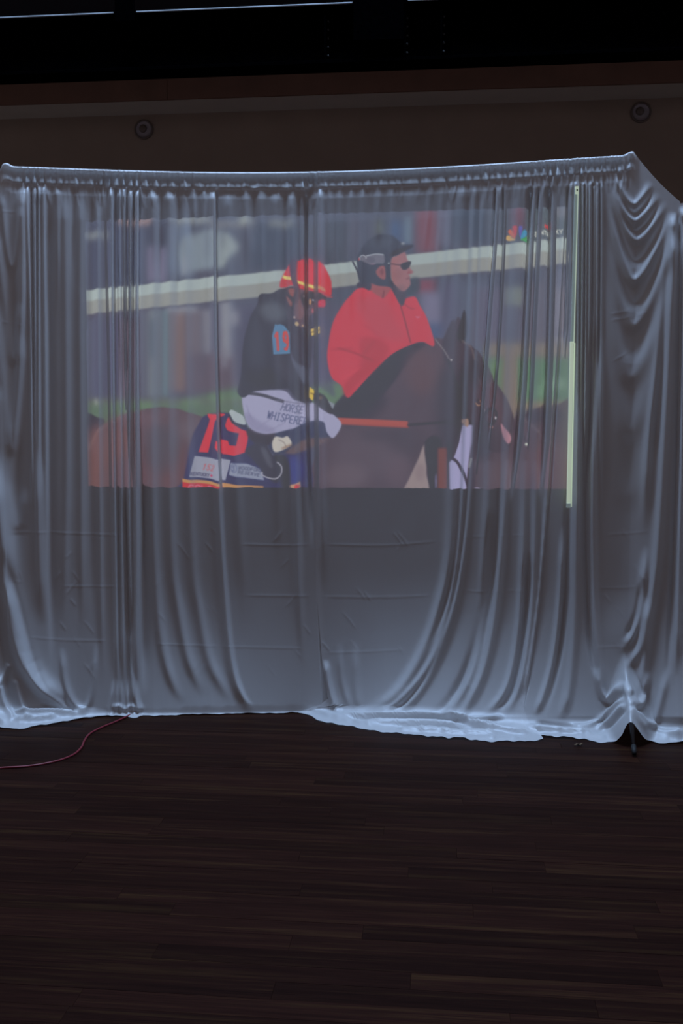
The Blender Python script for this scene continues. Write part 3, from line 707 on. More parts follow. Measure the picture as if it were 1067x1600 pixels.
fo([(48, 286), (52, 560), (52, 720)], -.016, 2.2, 2.2, .02, .4); fo([(58, 286), (58, 560), (58, 760)], -.016, 2.0, 2.0, .02, .4)
fo([(75, 300), (77, 600), (80, 900), (84, 1060)], -.020, 6, 8, .1, .2)
fo([(60, 700), (62, 860), (66, 980)], .018, 7, 9, .3, .3)
fo([(101, 290), (103, 500), (104, 760), (98, 1000)], .010, 6, 6); fo([(126, 290), (125, 500), (127, 760), (128, 1000)], .010, 5, 6)
fo([(90, 292), (90, 500)], .008, 4, 4, .05, .6); fo([(114, 290), (114, 460)], -.008, 4, 5, .05, .6); fo([(142, 290), (143, 640), (146, 1000)], -.010, 7, 7); fo([(152, 290), (154, 640), (160, 1080)], .012, 5, 5)
# --- gathered pleat between the first and second panels
for pts, a, w_ in (([(174, 290), (176, 560), (180, 800), (183, 1090)], .020, 3.5), ([(186, 290), (188, 560), (190, 760), (193, 1080)], .020, 3.2), ([(193, 290), (196, 560), (197, 700)], .016, 2.4),
                   ([(204, 290), (203, 560), (201, 760), (206, 1000)], .022, 3.2), ([(214, 290), (214, 560), (213, 760), (214, 1095)], .026, 4.0)):
    fo(pts, a, w_, w_, .02, .12)
fo([(180, 290), (182, 640), (187, 1000)], -.014, 2.5, 2.5, .02, .2); fo([(194, 760), (199, 900), (201, 1050), (196, 1100)], -.024, 4, 3, .2, .05)
fo([(224, 690), (225, 900), (224, 1090)], -.022, 4, 9, .2, .05)
fo([(202, 980), (204, 1040), (212, 1090), (222, 1112)], .014, 4, 4, .2, .05)
for xa, xb in ((178, 168), (184, 180), (190, 190), (199, 200), (206, 210), (214, 218)):     # foot of the pleat breaks on the floor
    fo([(xa, 1060), ((xa+xb)/2, 1095), (xb, 1118)], .010, 2.6, 2.6, .5, .05)
fo([(172, 1106), (186, 1103), (196, 1108), (206, 1103), (220, 1110)], .012, 3.2, 3.2, .2, .2)
# --- second panel
fo([(239, 290), (240, 420), (238, 560), (237, 740), (240, 850), (250, 985), (268, 1064), (290, 1102)], .015, 7, 8, .03, .08)
fo([(265, 290), (266, 420), (264, 620), (268, 860), (280, 960), (296, 1036), (318, 1090)], .014, 7, 8, .03, .08)
fo([(290, 300), (292, 560), (300, 860), (312, 960), (330, 1040), (364, 1102)], .012, 8, 8, .1, .08)
fo([(334, 288), (335, 500), (341, 740), (349, 895), (362, 1030), (380, 1090), (402, 1108)], .022, 8, 4, .03, .06)
fo([(318, 290), (320, 420), (322, 560)], .010, 5, 5, .05, .5); fo([(302, 288), (304, 380)], .010, 4, 4, .05, .6); fo([(251, 288), (252, 480)], -.010, 4, 4, .05, .5); fo([(278, 288), (279, 520)], -.010, 5, 5, .05, .5)
fo([(356, 288), (358, 520), (372, 800), (384, 1000)], .010, 9, 9, .05, .3); fo([(384, 288), (385, 430)], .010, 5, 5, .05, .6); fo([(408, 288), (409, 520)], .010, 6, 6, .05, .6); fo([(430, 288), (430, 620), (438, 900)], .010, 8, 8, .05, .3)
fo([(396, 288), (397, 400)], -.008, 4, 4, .05, .6); fo([(445, 288), (446, 520)], -.009, 4, 4, .05, .5); fo([(455, 288), (458, 620), (466, 900), (474, 1060)], .014, 6, 6, .05, .2); fo([(466, 288), (468, 520), (474, 900)], -.012, 4, 4, .05, .2)
# --- third panel
for x in (500, 516, 530, 548, 566, 590, 612): fo([(x, 288), (x+1, 360), (x+1, 288+random.Random(x).uniform(100, 240))], .009, 5, 5, .05, .6)
fo([(500, 288), (500, 500), (503, 760), (506, 930)], .016, 5, 6, .03, .2)
fo([(640, 286), (648, 420), (650, 640), (648, 800)], .010, 12, 12, .05, .4)
fo([(690, 284), (688, 360), (676, 470)], .014, 4, 5, .05, .5); fo([(706, 283), (702, 380), (690, 520)], .014, 5, 5, .05, .5); fo([(672, 284), (668, 350), (660, 420)], .010, 4, 4, .05, .6)
fo([(722, 282), (719, 400), (712, 560), (708, 700), (704, 860), (690, 940), (664, 1015), (620, 1085), (570, 1114)], .028, 9, 9, .03, .08)
fo([(742, 280), (738, 420), (731, 580), (724, 760), (714, 880), (694, 980), (664, 1050), (616, 1104), (570, 1124)], .026, 6, 6, .03, .08)
fo([(734, 281), (729, 420), (722, 640), (712, 860), (682, 980), (640, 1060)], -.022, 5, 5, .05, .12)
fo([(757, 280), (750, 420), (742, 620), (732, 800), (712, 940), (680, 1040), (640, 1100), (590, 1128)], .018, 5, 6, .05, .08)
fo([(749, 281), (745, 420), (737, 640), (724, 830), (704, 950), (670, 1040)], -.018, 4, 4, .05, .12)
fo([(780, 278), (776, 380), (768, 520), (764, 700), (760, 850), (750, 980), (728, 1070), (690, 1122)], .030, 7, 8, .03, .08)
fo([(768, 790), (758, 920), (740, 1020), (704, 1094), (664, 1120)], -.030, 7, 8, .2, .1)
fo([(812, 276), (806, 420), (798, 640), (788, 800), (776, 940), (758, 1040), (730, 1104), (704, 1130)], .030, 7, 7, .03, .08)
fo([(800, 278), (795, 420), (786, 640), (776, 840), (764, 960), (744, 1056)], -.022, 5, 5, .05, .12)
fo([(832, 276), (828, 420), (820, 640), (818, 850), (810, 990), (790, 1080), (750, 1122)], .026, 6, 6, .03, .08)
fo([(848, 274), (845, 420), (838, 640), (836, 840), (830, 960), (812, 1070), (788, 1120)], .024, 6, 5, .03, .08)
fo([(826, 860), (818, 980), (798, 1080), (766, 1118)], -.026, 6, 6, .2, .1); fo([(866, 273), (864, 420), (858, 600), (852, 780)], .018, 5, 5, .03, .3); fo([(875, 273), (872, 420), (866, 620), (858, 800)], -.012, 3, 3, .05, .2)
# ruffled selvage of the third panel
sv = [(886, 290), (874, 530), (859, 760), (850, 880), (842, 960), (830, 1040), (820, 1090)]
fo([(x-3, y) for x, y in sv], .016, 4, 2.4, .05, .05)
for i in range(26):
    t = i/25; y = 780+t*320; x = np.interp(y, [p[1] for p in sv], [p[0] for p in sv])
    fo([(x-7, y-7), (x-2, y), (x, y+7)], .0009*(1 if i % 2 else -1), 2.2, 2.2, .3, .3)
# puddle of the third panel
fo([(508, 1030), (514, 1070), (524, 1106), (536, 1114)], .020, 4, 5, .2, .2); fo([(530, 1000), (534, 1060), (548, 1112)], .008, 5, 5, .4, .2); fo([(556, 1000), (556, 1060), (560, 1114)], .010, 6, 6, .4, .2)
fo([(470, 1109), (486, 1107), (500, 1113), (520, 1121), (560, 1130), (600, 1138)], .024, 3.4, 3.4, .4, .2)
fo([(512, 1117), (560, 1121), (610, 1121), (660, 1119), (710, 1124), (748, 1129)], .040, 2.8, 2.8, .2, .2)
fo([(530, 1122), (600, 1126), (670, 1125), (720, 1129)], -.026, 2.2, 2.2, .2, .2)
fo([(560, 1129), (620, 1131), (690, 1133), (735, 1140)], .034, 2.6, 2.6, .2, .2); fo([(610, 1135), (660, 1137), (720, 1140), (770, 1144)], -.022, 2.0, 2.0, .2, .2)
fo([(600, 1139), (660, 1141), (720, 1146), (800, 1148)], .032, 2.2, 2.2, .2, .2); fo([(640, 1147), (700, 1151), (780, 1153), (838, 1152)], .028, 2.2, 2.2, .2, .2)
fo([(716, 1122), (736, 1132), (760, 1138), (800, 1143), (834, 1146)], .030, 2.6, 2.6, .2, .2)
fo([(690, 1120), (720, 1126), (750, 1124), (790, 1120)], .026, 2.8, 2.8, .2, .2)
for k in range(9): fo([(738+k*3.6, 1130+(k % 3)*3), (744+k*3.5, 1136-(k % 2)*5), (750+k*3.4, 1131+(k % 4)*2)], .011, 2.6, 2.6, .2, .2)
fo([(762, 1140), (800, 1136), (830, 1140)], .008, 3, 3, .2, .2)
# --- fourth panel: gathers, then the swags slung to the outer post
for i, x in enumerate((893, 899, 905, 911, 916, 922, 928, 934, 940)):
    e_ = 900 if i % 2 == 0 else 640
    fo([(x, 282), (x-1+(x-912)*.02, 480), (x-4+(x-912)*.06, e_)], .014, 2.2, 2.2, .02, .4)
for x, y1, w_ in ((907, 700, 1.8), (914, 800, 1.8), (927, 560, 2.2), (937, 620, 2.0)):
    fo([(x, 284), (x-1, 480), (x-3, y1)], -.014, w_, w_, .02, .3)
fo([(890, 640), (888, 800), (884, 900), (874, 1014), (850, 1120)], -.028, 5, 5, .2, .06); fo([(901, 600), (901, 800), (898, 960), (888, 1080), (872, 1130)], .022, 7, 7, .2, .08)
fo([(880, 820), (876, 930), (862, 1040), (836, 1120)], .020, 5, 5, .2, .08)
fo([(928, 500), (922, 660), (914, 760), (917, 900), (922, 1000), (936, 1070), (944, 1090)], -.034, 5, 6, .2, .06)
fo([(940, 520), (928, 760), (928, 930), (938, 1050), (950, 1088)], .022, 6, 7, .2, .08)
def swag(x0, y0, xm, ym, x1, y1, amp, w_):
    # a hanging fold: straight sides, round bottom
    fo([(x0, y0), (x0*.62+xm*.38, y0*.45+ym*.55), (x0*.3+xm*.7, y0*.13+ym*.87), (xm, ym), (x1*.3+xm*.7, y1*.13+ym*.87), (x1*.62+xm*.38, y1*.45+ym*.55), (x1, y1)], amp, w_, w_, .3, .3)
swag(958, 268, 990, 320, 1018, 282, .016, 6); swag(954, 275, 991, 346, 1030, 300, .018, 7); swag(952, 285, 994, 376, 1042, 312, .017, 7)
swag(956, 272, 990, 333, 1022, 292, -.010, 5); swag(954, 280, 992, 361, 1034, 308, -.010, 5)
swag(947, 290, 990, 438, 1050, 322, .020, 8); swag(950, 288, 992, 408, 1046, 320, -.012, 7)
swag(946, 310, 990, 508, 1056, 330, .014, 10); swag(946, 300, 990, 474, 1052, 326, -.014, 9)
swag(944, 340, 986, 588, 1056, 345, .010, 13); swag(945, 325, 988, 548, 1056, 335, -.008, 12)
swag(942, 380, 984, 672, 1050, 380, .008, 15); swag(940, 430, 982, 770, 1044, 430, .006, 18)
fo([(1054, 330), (1040, 480), (1026, 600), (1012, 720), (1006, 840)], .024, 8, 8, .05, .2); fo([(1058, 360), (1048, 520), (1038, 700), (1028, 860), (1016, 960), (1000, 1096)], .030, 8, 8, .05, .06)
fo([(1046, 400), (1032, 580), (1018, 740)], -.022, 6, 6, .1, .2); fo([(1062, 330), (1060, 600), (1054, 800), (1046, 1000), (1040, 1080)], -.028, 4, 5, .03, .1)
fo([(1066, 320), (1066, 600), (1062, 860), (1056, 1060)], .024, 4, 6, .03, .1); fo([(1074, 330), (1076, 700), (1072, 1080)], -.03, 5, 5, .03, .1); fo([(1086, 330), (1088, 700), (1086, 1080)], .03, 6, 6, .03, .1)
fo([(985, 640), (976, 800), (968, 940), (962, 1000)], -.014, 26, 24, .3, .2)
fo([(1010, 850), (1004, 920), (990, 985), (968, 1024)], .026, 7, 6, .3, .3); fo([(1012, 930), (1004, 1000), (990, 1030), (974, 1046)], .024, 6, 6, .3, .3); fo([(1004, 900), (994, 960), (976, 1004)], -.024, 5, 5, .3, .1)
# swags over the leg of the stand
fo([(930, 1040), (938, 1076), (948, 1092), (962, 1080), (974, 1062)], .022, 5, 5, .25, .2)
fo([(976, 1062), (984, 1084), (996, 1101), (1006, 1086), (1014, 1046)], .022, 5, 5, .2, .25)
fo([(936, 1088), (950, 1101), (964, 1092), (975, 1078)], -.014, 4, 4, .2, .2); fo([(982, 1080), (994, 1108), (1006, 1104)], -.014, 3.5, 3.5, .2, .2)
fo([(884, 1133), (916, 1135), (944, 1118), (962, 1100), (977, 1090)], .016, 4, 4, .2, .15); fo([(981, 1090), (992, 1108), (1008, 1128), (1030, 1142)], .014, 4, 4, .15, .2)
fo([(930, 1140), (952, 1126), (968, 1108), (979, 1100)], .014, 3.6, 3.6, .2, .15); fo([(984, 1104), (996, 1124), (1012, 1140)], .012, 3.6, 3.6, .15, .2)
fo([(926, 1146), (952, 1134), (970, 1116), (981, 1108)], -.010, 3, 3, .2, .2)
fo([(1008, 1120), (1030, 1142), (1064, 1142)], .010, 3.5, 3.5, .2, .1); fo([(900, 1146), (930, 1150), (952, 1150)], .010, 3, 3, .2, .2); fo([(1020, 1140), (1034, 1090), (1044, 1040)], .014, 6, 6, .1, .4)
fo([(820, 1134), (846, 1138), (890, 1142), (930, 1145)], .026, 2.6, 2.6, .2, .2); fo([(836, 1144), (880, 1148), (925, 1151)], .022, 2.2, 2.2, .2, .2); fo([(836, 1128), (870, 1132), (905, 1137)], -.018, 2.4, 2.4, .2, .2)
# faint packing creases
for pts in ([(0, 832), (80, 832), (230, 838)], [(90, 916), (170, 916), (222, 917)], [(40, 995), (100, 1000), (175, 1001)], [(240, 1006), (300, 1008), (345, 1010)], [(500, 850), (600, 852), (690, 845)], [(498, 932), (600, 933), (680, 930)],
            [(340, 1010), (420, 1012), (480, 1013)], [(500, 1020), (580, 1018), (640, 1014)], [(370, 850), (440, 852), (488, 850)], [(925, 1011), (950, 1011), (1000, 1010)], [(930, 918), (970, 919), (1000, 916)], [(945, 836), (990, 833), (1018, 829)],
            [(950, 492), (990, 484), (1014, 476)], [(952, 502), (1000, 492), (1014, 487)], [(955, 566), (990, 544), (1013, 522)], [(0, 330), (28, 332)], [(0, 502), (38, 509)], [(20, 906), (34, 908), (30, 890)], [(700, 840), (760, 838), (830, 836)], [(700, 922), (760, 924), (830, 922)], [(380, 930), (440, 931), (490, 931)]):
    fo(pts, .0007, 1.4, 1.4, .15, .15)
rf = random.Random(3)
for k in range(46):                         # small diagonal wrinkles
    x = rf.choice([rf.uniform(500, 640), rf.uniform(380, 480), rf.uniform(240, 330), rf.uniform(940, 1010), rf.uniform(90, 160)]); y = rf.uniform(820, 1040); q = rf.uniform(10, 26)
    fo([(x, y), (x+q*.5, y+q*.6), (x+q, y+q*1.3)] if rf.random() < .6 else [(x, y), (x-q*.5, y+q*.7), (x-q, y+q*1.2)], rf.uniform(.0004, .0010), 2.0, 2.0, .3, .3)

# tucks: narrow pleats where the cloth lies double, so the picture from behind does not pass
N_PLAIN = len(FOLDS)
TUCKS = [([(209, 292), (208, 480), (208, 640), (212, 790)], 3.2), ([(198, 292), (199, 450), (200, 640)], 1.6), ([(185, 292), (187, 500), (189, 640)], 1.4), ([(218, 292), (217, 450), (219, 640), (223, 780), (223, 960)], 2.4),
         ([(338, 290), (340, 500), (345, 700), (348, 770)], 2.8), ([(478, 290), (478, 500), (480, 650), (484, 762), (488, 860)], 5.0),
         ([(774, 290), (769, 384), (763, 454), (755, 561), (742, 740)], 2.6), ([(786, 290), (784, 378), (775, 547), (762, 700)], 2.0), ([(829, 290), (827, 322), (821, 420), (813, 578), (808, 644), (796, 785)], 5.6),
         ([(842, 290), (839, 330), (833, 450), (827, 578), (822, 700)], 2.4), ([(858, 290), (856, 420), (852, 578), (845, 729), (842, 780)], 5.2), ([(886, 290), (883, 420), (879, 560)], 1.8)]
for pts, w_ in TUCKS: fo(pts, -.010-.0048*w_, w_*.62, w_*.62, .03, .15)
RUFF = []
rr = random.Random(9)
def ruff(X, dens): RUFF.append((X, rr.uniform(.5, 1.2)*dens))
for x in np.arange(-40, 1000, 7.5):
    dn = 1.6 if (30 < x < 75 or 150 < x < 225 or 465 < x < 500 or 825 < x < 985) else (1.1 if (75 < x < 150 or 225 < x < 300 or 690 < x < 825) else .6)
    ruff(x+rr.uniform(-3, 3), dn)
    if dn > 1.2: ruff(x+3.7+rr.uniform(-2, 2), dn)

def header(X, Y):
    """rod sleeve: cloth round the rod, slanting back below it to the seam, small gathers"""
    v = (Y-Ytop(X))/27.0
    on = np.clip((X-0)/10, 0, 1)*np.clip((992-X)/8, 0, 1)
    prof = np.interp(v, [0, .04, .10, .18, .34, .60, .86, .96, 1.05, 1.16, 1.6, 3.0], [-.020, -.004, .006, .008, -.004, -.018, -.030, -.028, -.014, -.012, -.003, 0])
    g_ = np.zeros(X.shape)
    band = (v < 2.2) & (X > -60) & (X < 1000)
    xs, vv = X[band], v[band]
    gg = np.zeros(xs.shape)
    env = np.interp(vv, [0, .12, .5, .95, 1.05, 1.5, 2.2], [.15, .5, 1.0, 1.0, .7, .4, 0])
    for i, (x0, a) in enumerate(RUFF):
        lean = ((i*37) % 11-5)*.5
        q = (xs-x0-lean*(vv-.5)*2)/1.9
        s_ = np.abs(q) < 3
        gg[s_] += a*np.exp(-q[s_]**2)*(1 if i % 3 else -1)
    g_[band] = gg*env*.0085
    knot = .02*np.exp(-((X-984)/8)**2-((Y-250)/12)**2) + .02*np.exp(-((X-9)/6)**2-((Y-264)/12)**2)
    return (prof + g_)*on + knot

def cloth_points(X, Y, back=0.0, extra=0.0, flat=0.0):
    D = base_depth(X, Y, back)
    B = point(X, Y, D)
    # surface normal from neighbouring points of the unfolded sheet
    h = 1.5
    du = point(X+h, Y, base_depth(X+h, Y, back)) - point(X-h, Y, base_depth(X-h, Y, back))
    dv = point(X, Y+h, base_depth(X, Y+h, back)) - point(X, Y-h, base_depth(X, Y-h, back))
    N = np.cross(dv, du); N /= np.linalg.norm(N, axis=-1)[..., None] + 1e-12
    N = np.where((N[..., 1] > 0)[..., None] & (np.abs(N[..., 1:2]) > .3), -N, N); N = np.where((N[..., 2] < -.3)[..., None], -N, N)
    # above the picture's foot the right centre cloth hangs flatter than at its swept-out bottom
    lev = 1 - np.interp(X, [600, 650, 770, 800, 885, 905], [0, .68, .68, .86, .86, 0])*np.interp(Y, [300, 720, 880], [1, 1, 0])
    d = fold_field(X, Y, FOLDS[:N_PLAIN])*lev + fold_field(X, Y, FOLDS[N_PLAIN:]) + header(X, Y) + extra
    P = B + N*d[..., None]
    P[..., 2] = np.maximum(P[..., 2], .004)
    return P, N

PANELS = [   # name, left edge, right edge (px by row), hem (px by column), tuck-under on the left and right
    ('left', [(-60, 0), (-60, 1600)], [(162, 255), (163, 300), (164, 400), (168, 560), (171, 760), (176, 1000), (177, 1060), (172, 1110), (168, 1120)],
     [(-60, 1140), (-10, 1128), (8, 1131), (30, 1137), (60, 1130), (100, 1122), (135, 1117), (168, 1114)], 0, 1),
    ('left_centre', [(162, 255), (163, 300), (164, 400), (168, 560), (171, 760), (176, 1000), (177, 1060), (172, 1100), (164, 1116)],
     [(489, 255), (490, 500), (491, 760), (495, 929), (500, 1040), (503, 1090), (504, 1120)], [(160, 1112), (180, 1115), (200, 1119), (214, 1121), (224, 1117), (245, 1116), (330, 1112), (400, 1111), (465, 1111), (504, 1113)], 0, 1),
    ('right_centre', [(489, 255), (490, 500), (491, 760), (495, 929), (503, 1030), (508, 1060), (512, 1092), (498, 1102), (476, 1106), (466, 1111), (466, 1170)],
     [(889, 250), (888, 285), (874, 530), (859, 760), (842, 950), (826, 1060), (818, 1105), (826, 1130), (848, 1150), (848, 1200)],
     [(466, 1112), (480, 1115), (496, 1122), (515, 1127), (560, 1136), (620, 1144), (700, 1152), (760, 1156), (820, 1157), (848, 1152)], 0, 0),
    ('right', [(882, 250), (880, 285), (866, 530), (851, 760), (834, 950), (818, 1060), (806, 1110), (800, 1135), (800, 1200)], [(1128, 0), (1128, 1600)],
     [(800, 1139), (850, 1146), (880, 1150), (915, 1153), (945, 1159), (962, 1157), (972, 1147), (980, 1132), (985, 1129), (990, 1131), (998, 1140), (1010, 1150), (1030, 1158), (1050, 1157), (1067, 1150), (1128, 1150)], 1, 0)]
PANEL_LABEL = {
    'left': 'white stretch curtain panel slung at the left end of the backdrop, beside the picture',
    'left_centre': 'white stretch curtain panel left of the centre gap, with a narrow gathered pleat',
    'right_centre': 'white curtain panel right of the centre gap, its hem pooling widely on the floor',
    'right': 'white stretch curtain panel at the right end, draped over the black stand leg'}

def in_picture(X, Y):
    return (X > 133+(Y-346)*4/414) & (X < 893-(Y-322)*5/442) & (Y > 346-(X-133)*23.5/760) & (Y < 760+(X-137)*4/756)

m_cloth, n, l = mat('stretch_cloth')
out = n['Material Output']; n.remove(n['Principled BSDF'])
di = n.new('ShaderNodeBsdfDiffuse'); di.inputs['Color'].default_value = (.78, .78, .79, 1)
tr_ = n.new('ShaderNodeBsdfTranslucent'); tr_.inputs['Color'].default_value = (.86, .86, .86, 1)
gl = n.new('ShaderNodeBsdfGlossy'); gl.inputs['Roughness'].default_value = .45; gl.inputs['Color'].default_value = (.8, .82, .85, 1)
m1 = n.new('ShaderNodeMixShader'); m1.inputs[0].default_value = .45
m2 = n.new('ShaderNodeMixShader'); m2.inputs[0].default_value = .06
l.new(di.outputs[0], m1.inputs[1]); l.new(tr_.outputs[0], m1.inputs[2]); l.new(m1.outputs[0], m2.inputs[1]); l.new(gl.outputs[0], m2.inputs[2]); l.new(m2.outputs[0], out.inputs['Surface'])
tc = n.new('ShaderNodeTexCoord'); tn = n.new('ShaderNodeTexNoise'); tn.inputs['Scale'].default_value = 9; tn.inputs['Detail'].default_value = 4
mp = n.new('ShaderNodeMapping'); mp.inputs['Scale'].default_value = (1, 1, .25); l.new(tc.outputs['Object'], mp.inputs['Vector']); l.new(mp.outputs[0], tn.inputs['Vector'])
bp = n.new('ShaderNodeBump'); bp.inputs['Strength'].default_value = .25; bp.inputs['Distance'].default_value = .012; l.new(tn.outputs['Fac'], bp.inputs['Height'])
for s_ in (di, gl): l.new(bp.outputs[0], s_.inputs['Normal'])

STEP_X, STEP_Y = 1.25, 1.7
pic_V, pic_Q, nv = [], [], 0
for name, le, re_, hem, tl, trt in PANELS:
    XL = lambda Y, c=le: np.interp(Y, [p[1] for p in c], [p[0] for p in c])
    XR = lambda Y, c=re_: np.interp(Y, [p[1] for p in c], [p[0] for p in c])
    hx, hy = [p[0] for p in hem], [p[1] for p in hem]
    width = float(XR(600)-XL(600)); nc = int(width/STEP_X); nr = int(880/STEP_Y)
    s = np.linspace(0, 1, nc)[None, :]; t = np.linspace(0, 1, nr)[:, None]
    xt = XL(262)*(1-s)+XR(262)*s; xb = XL(1180)*(1-s)+XR(1180)*s
    y0 = Ytop(xt); y1 = np.interp(xb, hx, hy) + .9*np.sin(xb*.075+1)+.7*np.sin(xb*.19)+.4*np.sin(xb*.37)
    Y = y0+(y1-y0)*t
    X = XL(Y)*(1-s)+XR(Y)*s
    # a panel that runs under its neighbour continues a little behind it
    back = np.zeros(X.shape); cov = np.zeros(X.shape, bool)
    if trt:
        add = 7; k = np.arange(1, add+1)[None, :]
        X = np.concatenate([X, X[:, -1:] + k*1.0], 1); Y = np.concatenate([Y, np.repeat(Y[:, -1:], add, 1)], 1)
        back = np.concatenate([back, np.repeat(.004+.003*k, nr, 0)], 1); cov = np.concatenate([cov, np.ones((nr, add), bool)], 1)
    if tl:
        edge = np.clip(1-(X-XL(Y))/12.0, 0, 1); back = back + .022*edge; cov |= (X-XL(Y)) < 8
    fluff = np.zeros(X.shape)
    P, N = cloth_points(X, Y, 0.0, -back)
    # the last few centimetres of hem settle on the floor, except where the leg holds them up
    hq = np.clip((Y-(Y[-1:]-10.0))/10.0, 0, 1); hq = .75*hq*hq*(3-2*hq)*(1-np.exp(-((X-985)/26.0)**4))
    P[..., 2] += hq*(np.minimum(P[..., 2], .004)-P[..., 2])
    rws, cls = X.shape
    V = P.reshape(-1, 3)
    idx = np.arange(rws*cls).reshape(rws, cls)
    Q = np.stack([idx[:-1, :-1], idx[1:, :-1], idx[1:, 1:], idx[:-1, 1:]], -1).reshape(-1, 4)
    fx = (X[:-1, :-1]+X[1:, 1:]).ravel()/2; fy = (Y[:-1, :-1]+Y[1:, 1:]).ravel()/2
    inp = in_picture(fx, fy) & ~cov[:-1, :-1].ravel()
    pic_V.append(V); pic_Q.append(Q[inp]+nv); nv += len(V)
    slv = ((fy-Ytop(fx)) < 27.0) & (fx > 4) & (fx < 990)          # the sleeve round the rod is stitched on its own seam
    Vs, Qs = [V], [Q[~inp & ~slv]]; base = len(V)
    for pts, w_ in TUCKS:                    # the doubled layer behind each tuck
        xm = pts[1][0]
        if not (XL(500) < xm < XR(500)): continue
        c = catmull(pts, 20, False)
        cx_ = c[:, 0][:, None] + np.linspace(-.5, .5, 4)[None, :]*w_; cy_ = np.repeat(c[:, 1][:, None], 4, 1)
        Pt, Nt = cloth_points(cx_, cy_, 0.0, -.016)
        ix = np.arange(Pt.shape[0]*4).reshape(-1, 4)+base
        Vs.append(Pt.reshape(-1, 3)); Qs.append(np.stack([ix[:-1, :-1], ix[1:, :-1], ix[1:, 1:], ix[:-1, 1:]], -1).reshape(-1, 4)); base += Pt.shape[0]*4
    o = link('curtain_panel', big_mesh('curtain_panel', np.concatenate(Vs), np.concatenate(Qs)), m_cloth)
    tag(o, PANEL_LABEL[name], 'curtain', 'panels of the white backdrop')
    link('rod_sleeve', big_mesh('rod_sleeve', V, Q[slv]), m_cloth, o)
po = link('projected_picture', big_mesh('projected_picture', np.concatenate(pic_V), np.concatenate(pic_Q)), m_cloth)
tag(po, 'projected video picture of two riders on horses, shining through the white curtain', 'projected picture')
del pic_V, pic_Q

# ================================================================ the projector's slide
from mathutils import Vector
rot = Vector(PROJ_AIM-PROJ).to_track_quat('-Z', 'Y'); projector.rotation_euler = rot.to_euler()
RM = np.array(rot.to_matrix())
TAN = .80; GW = 1500; GH = 960
gx = (np.arange(GW)+.5)/GW*2*TAN - TAN; gy = ((np.arange(GH)+.5)/GH*2-1)*TAN*GH/GW
gxx, gyy = np.meshgrid(gx, gy)
dl = np.stack([gxx, gyy, -np.ones_like(gxx)], -1) @ RM.T
sdist = (5.45-PROJ[1])/dl[..., 1]
for _ in range(12):                          # where each ray of the projector meets the hanging sheet
    P_ = PROJ + dl*sdist[..., None]
    D_ = sheet_depth(P_[..., 0]/P_[..., 1])
    sdist = sdist + (D_-P_[..., 1])/dl[..., 1]
P_ = PROJ + dl*sdist[..., None]
qx, qy = pixel(P_)
pict = draw_picture()
lin = np.where(pict <= .04045, pict/12.92, ((pict+.055)/1.055)**2.4)
AMB = np.array(AMBIENT)
lin = np.clip(lin-AMB, 0, None) + .010
u = np.clip((qx-PX0)*PS-.5, 0, PW-1.001); v = np.clip((qy-PY0)*PS-.5, 0, PH-1.001)
iu, iv = u.astype(int), v.astype(int); fu, fv = (u-iu)[..., None], (v-iv)[..., None]
smp = (lin[iv, iu]*(1-fu)+lin[iv, iu+1]*fu)*(1-fv)+(lin[iv+1, iu]*(1-fu)+lin[iv+1, iu+1]*fu)*fv
inside = in_picture(qx, qy)
r2 = (sdist**2)*(dl**2).sum(-1)              # even out the throw, as a projector does
cosn = np.abs(dl[..., 1])/np.sqrt((dl**2).sum(-1))
smp = smp*(inside*r2/np.maximum(cosn, .2)/8.0)[..., None]
slide = bpy.data.images.new('projector_slide', GW, GH, alpha=False, float_buffer=True)
slide.colorspace_settings.name = 'Non-Color'
slide.pixels.foreach_set(np.concatenate([smp, np.ones(smp.shape[:2]+(1,))], -1).astype(np.float32).ravel())
slide.update(); slide.pack()
pl.use_nodes = True
nt = pl.node_tree; nn = nt.nodes; ll = nt.links
em = nn['Emission']
tcn = nn.new('ShaderNodeTexCoord'); sx = nn.new('ShaderNodeSeparateXYZ'); ll.new(tcn.outputs['Normal'], sx.inputs[0])
def m_(op, a, b):
    k = nn.new('ShaderNodeMath'); k.operation = op
    for i, q in enumerate((a, b)):
        if isinstance(q, float): k.inputs[i].default_value = q
        else: ll.new(q, k.inputs[i])
    return k.outputs[0]
az_ = m_('ABSOLUTE', sx.outputs[2], 0.0)
uu = m_('ADD', m_('DIVIDE', m_('DIVIDE', sx.outputs[0], az_), 2*TAN), .5)
vv_ = m_('ADD', m_('DIVIDE', m_('DIVIDE', sx.outputs[1], az_), 2*TAN*GH/GW), .5)
cb = nn.new('ShaderNodeCombineXYZ'); ll.new(uu, cb.inputs[0]); ll.new(vv_, cb.inputs[1])
ti = nn.new('ShaderNodeTexImage'); ti.image = slide; ti.extension = 'CLIP'; ti.interpolation = 'Linear'
ll.new(cb.outputs[0], ti.inputs['Vector']); ll.new(ti.outputs['Color'], em.inputs['Color']); em.inputs['Strength'].default_value = SLIDE_GAIN

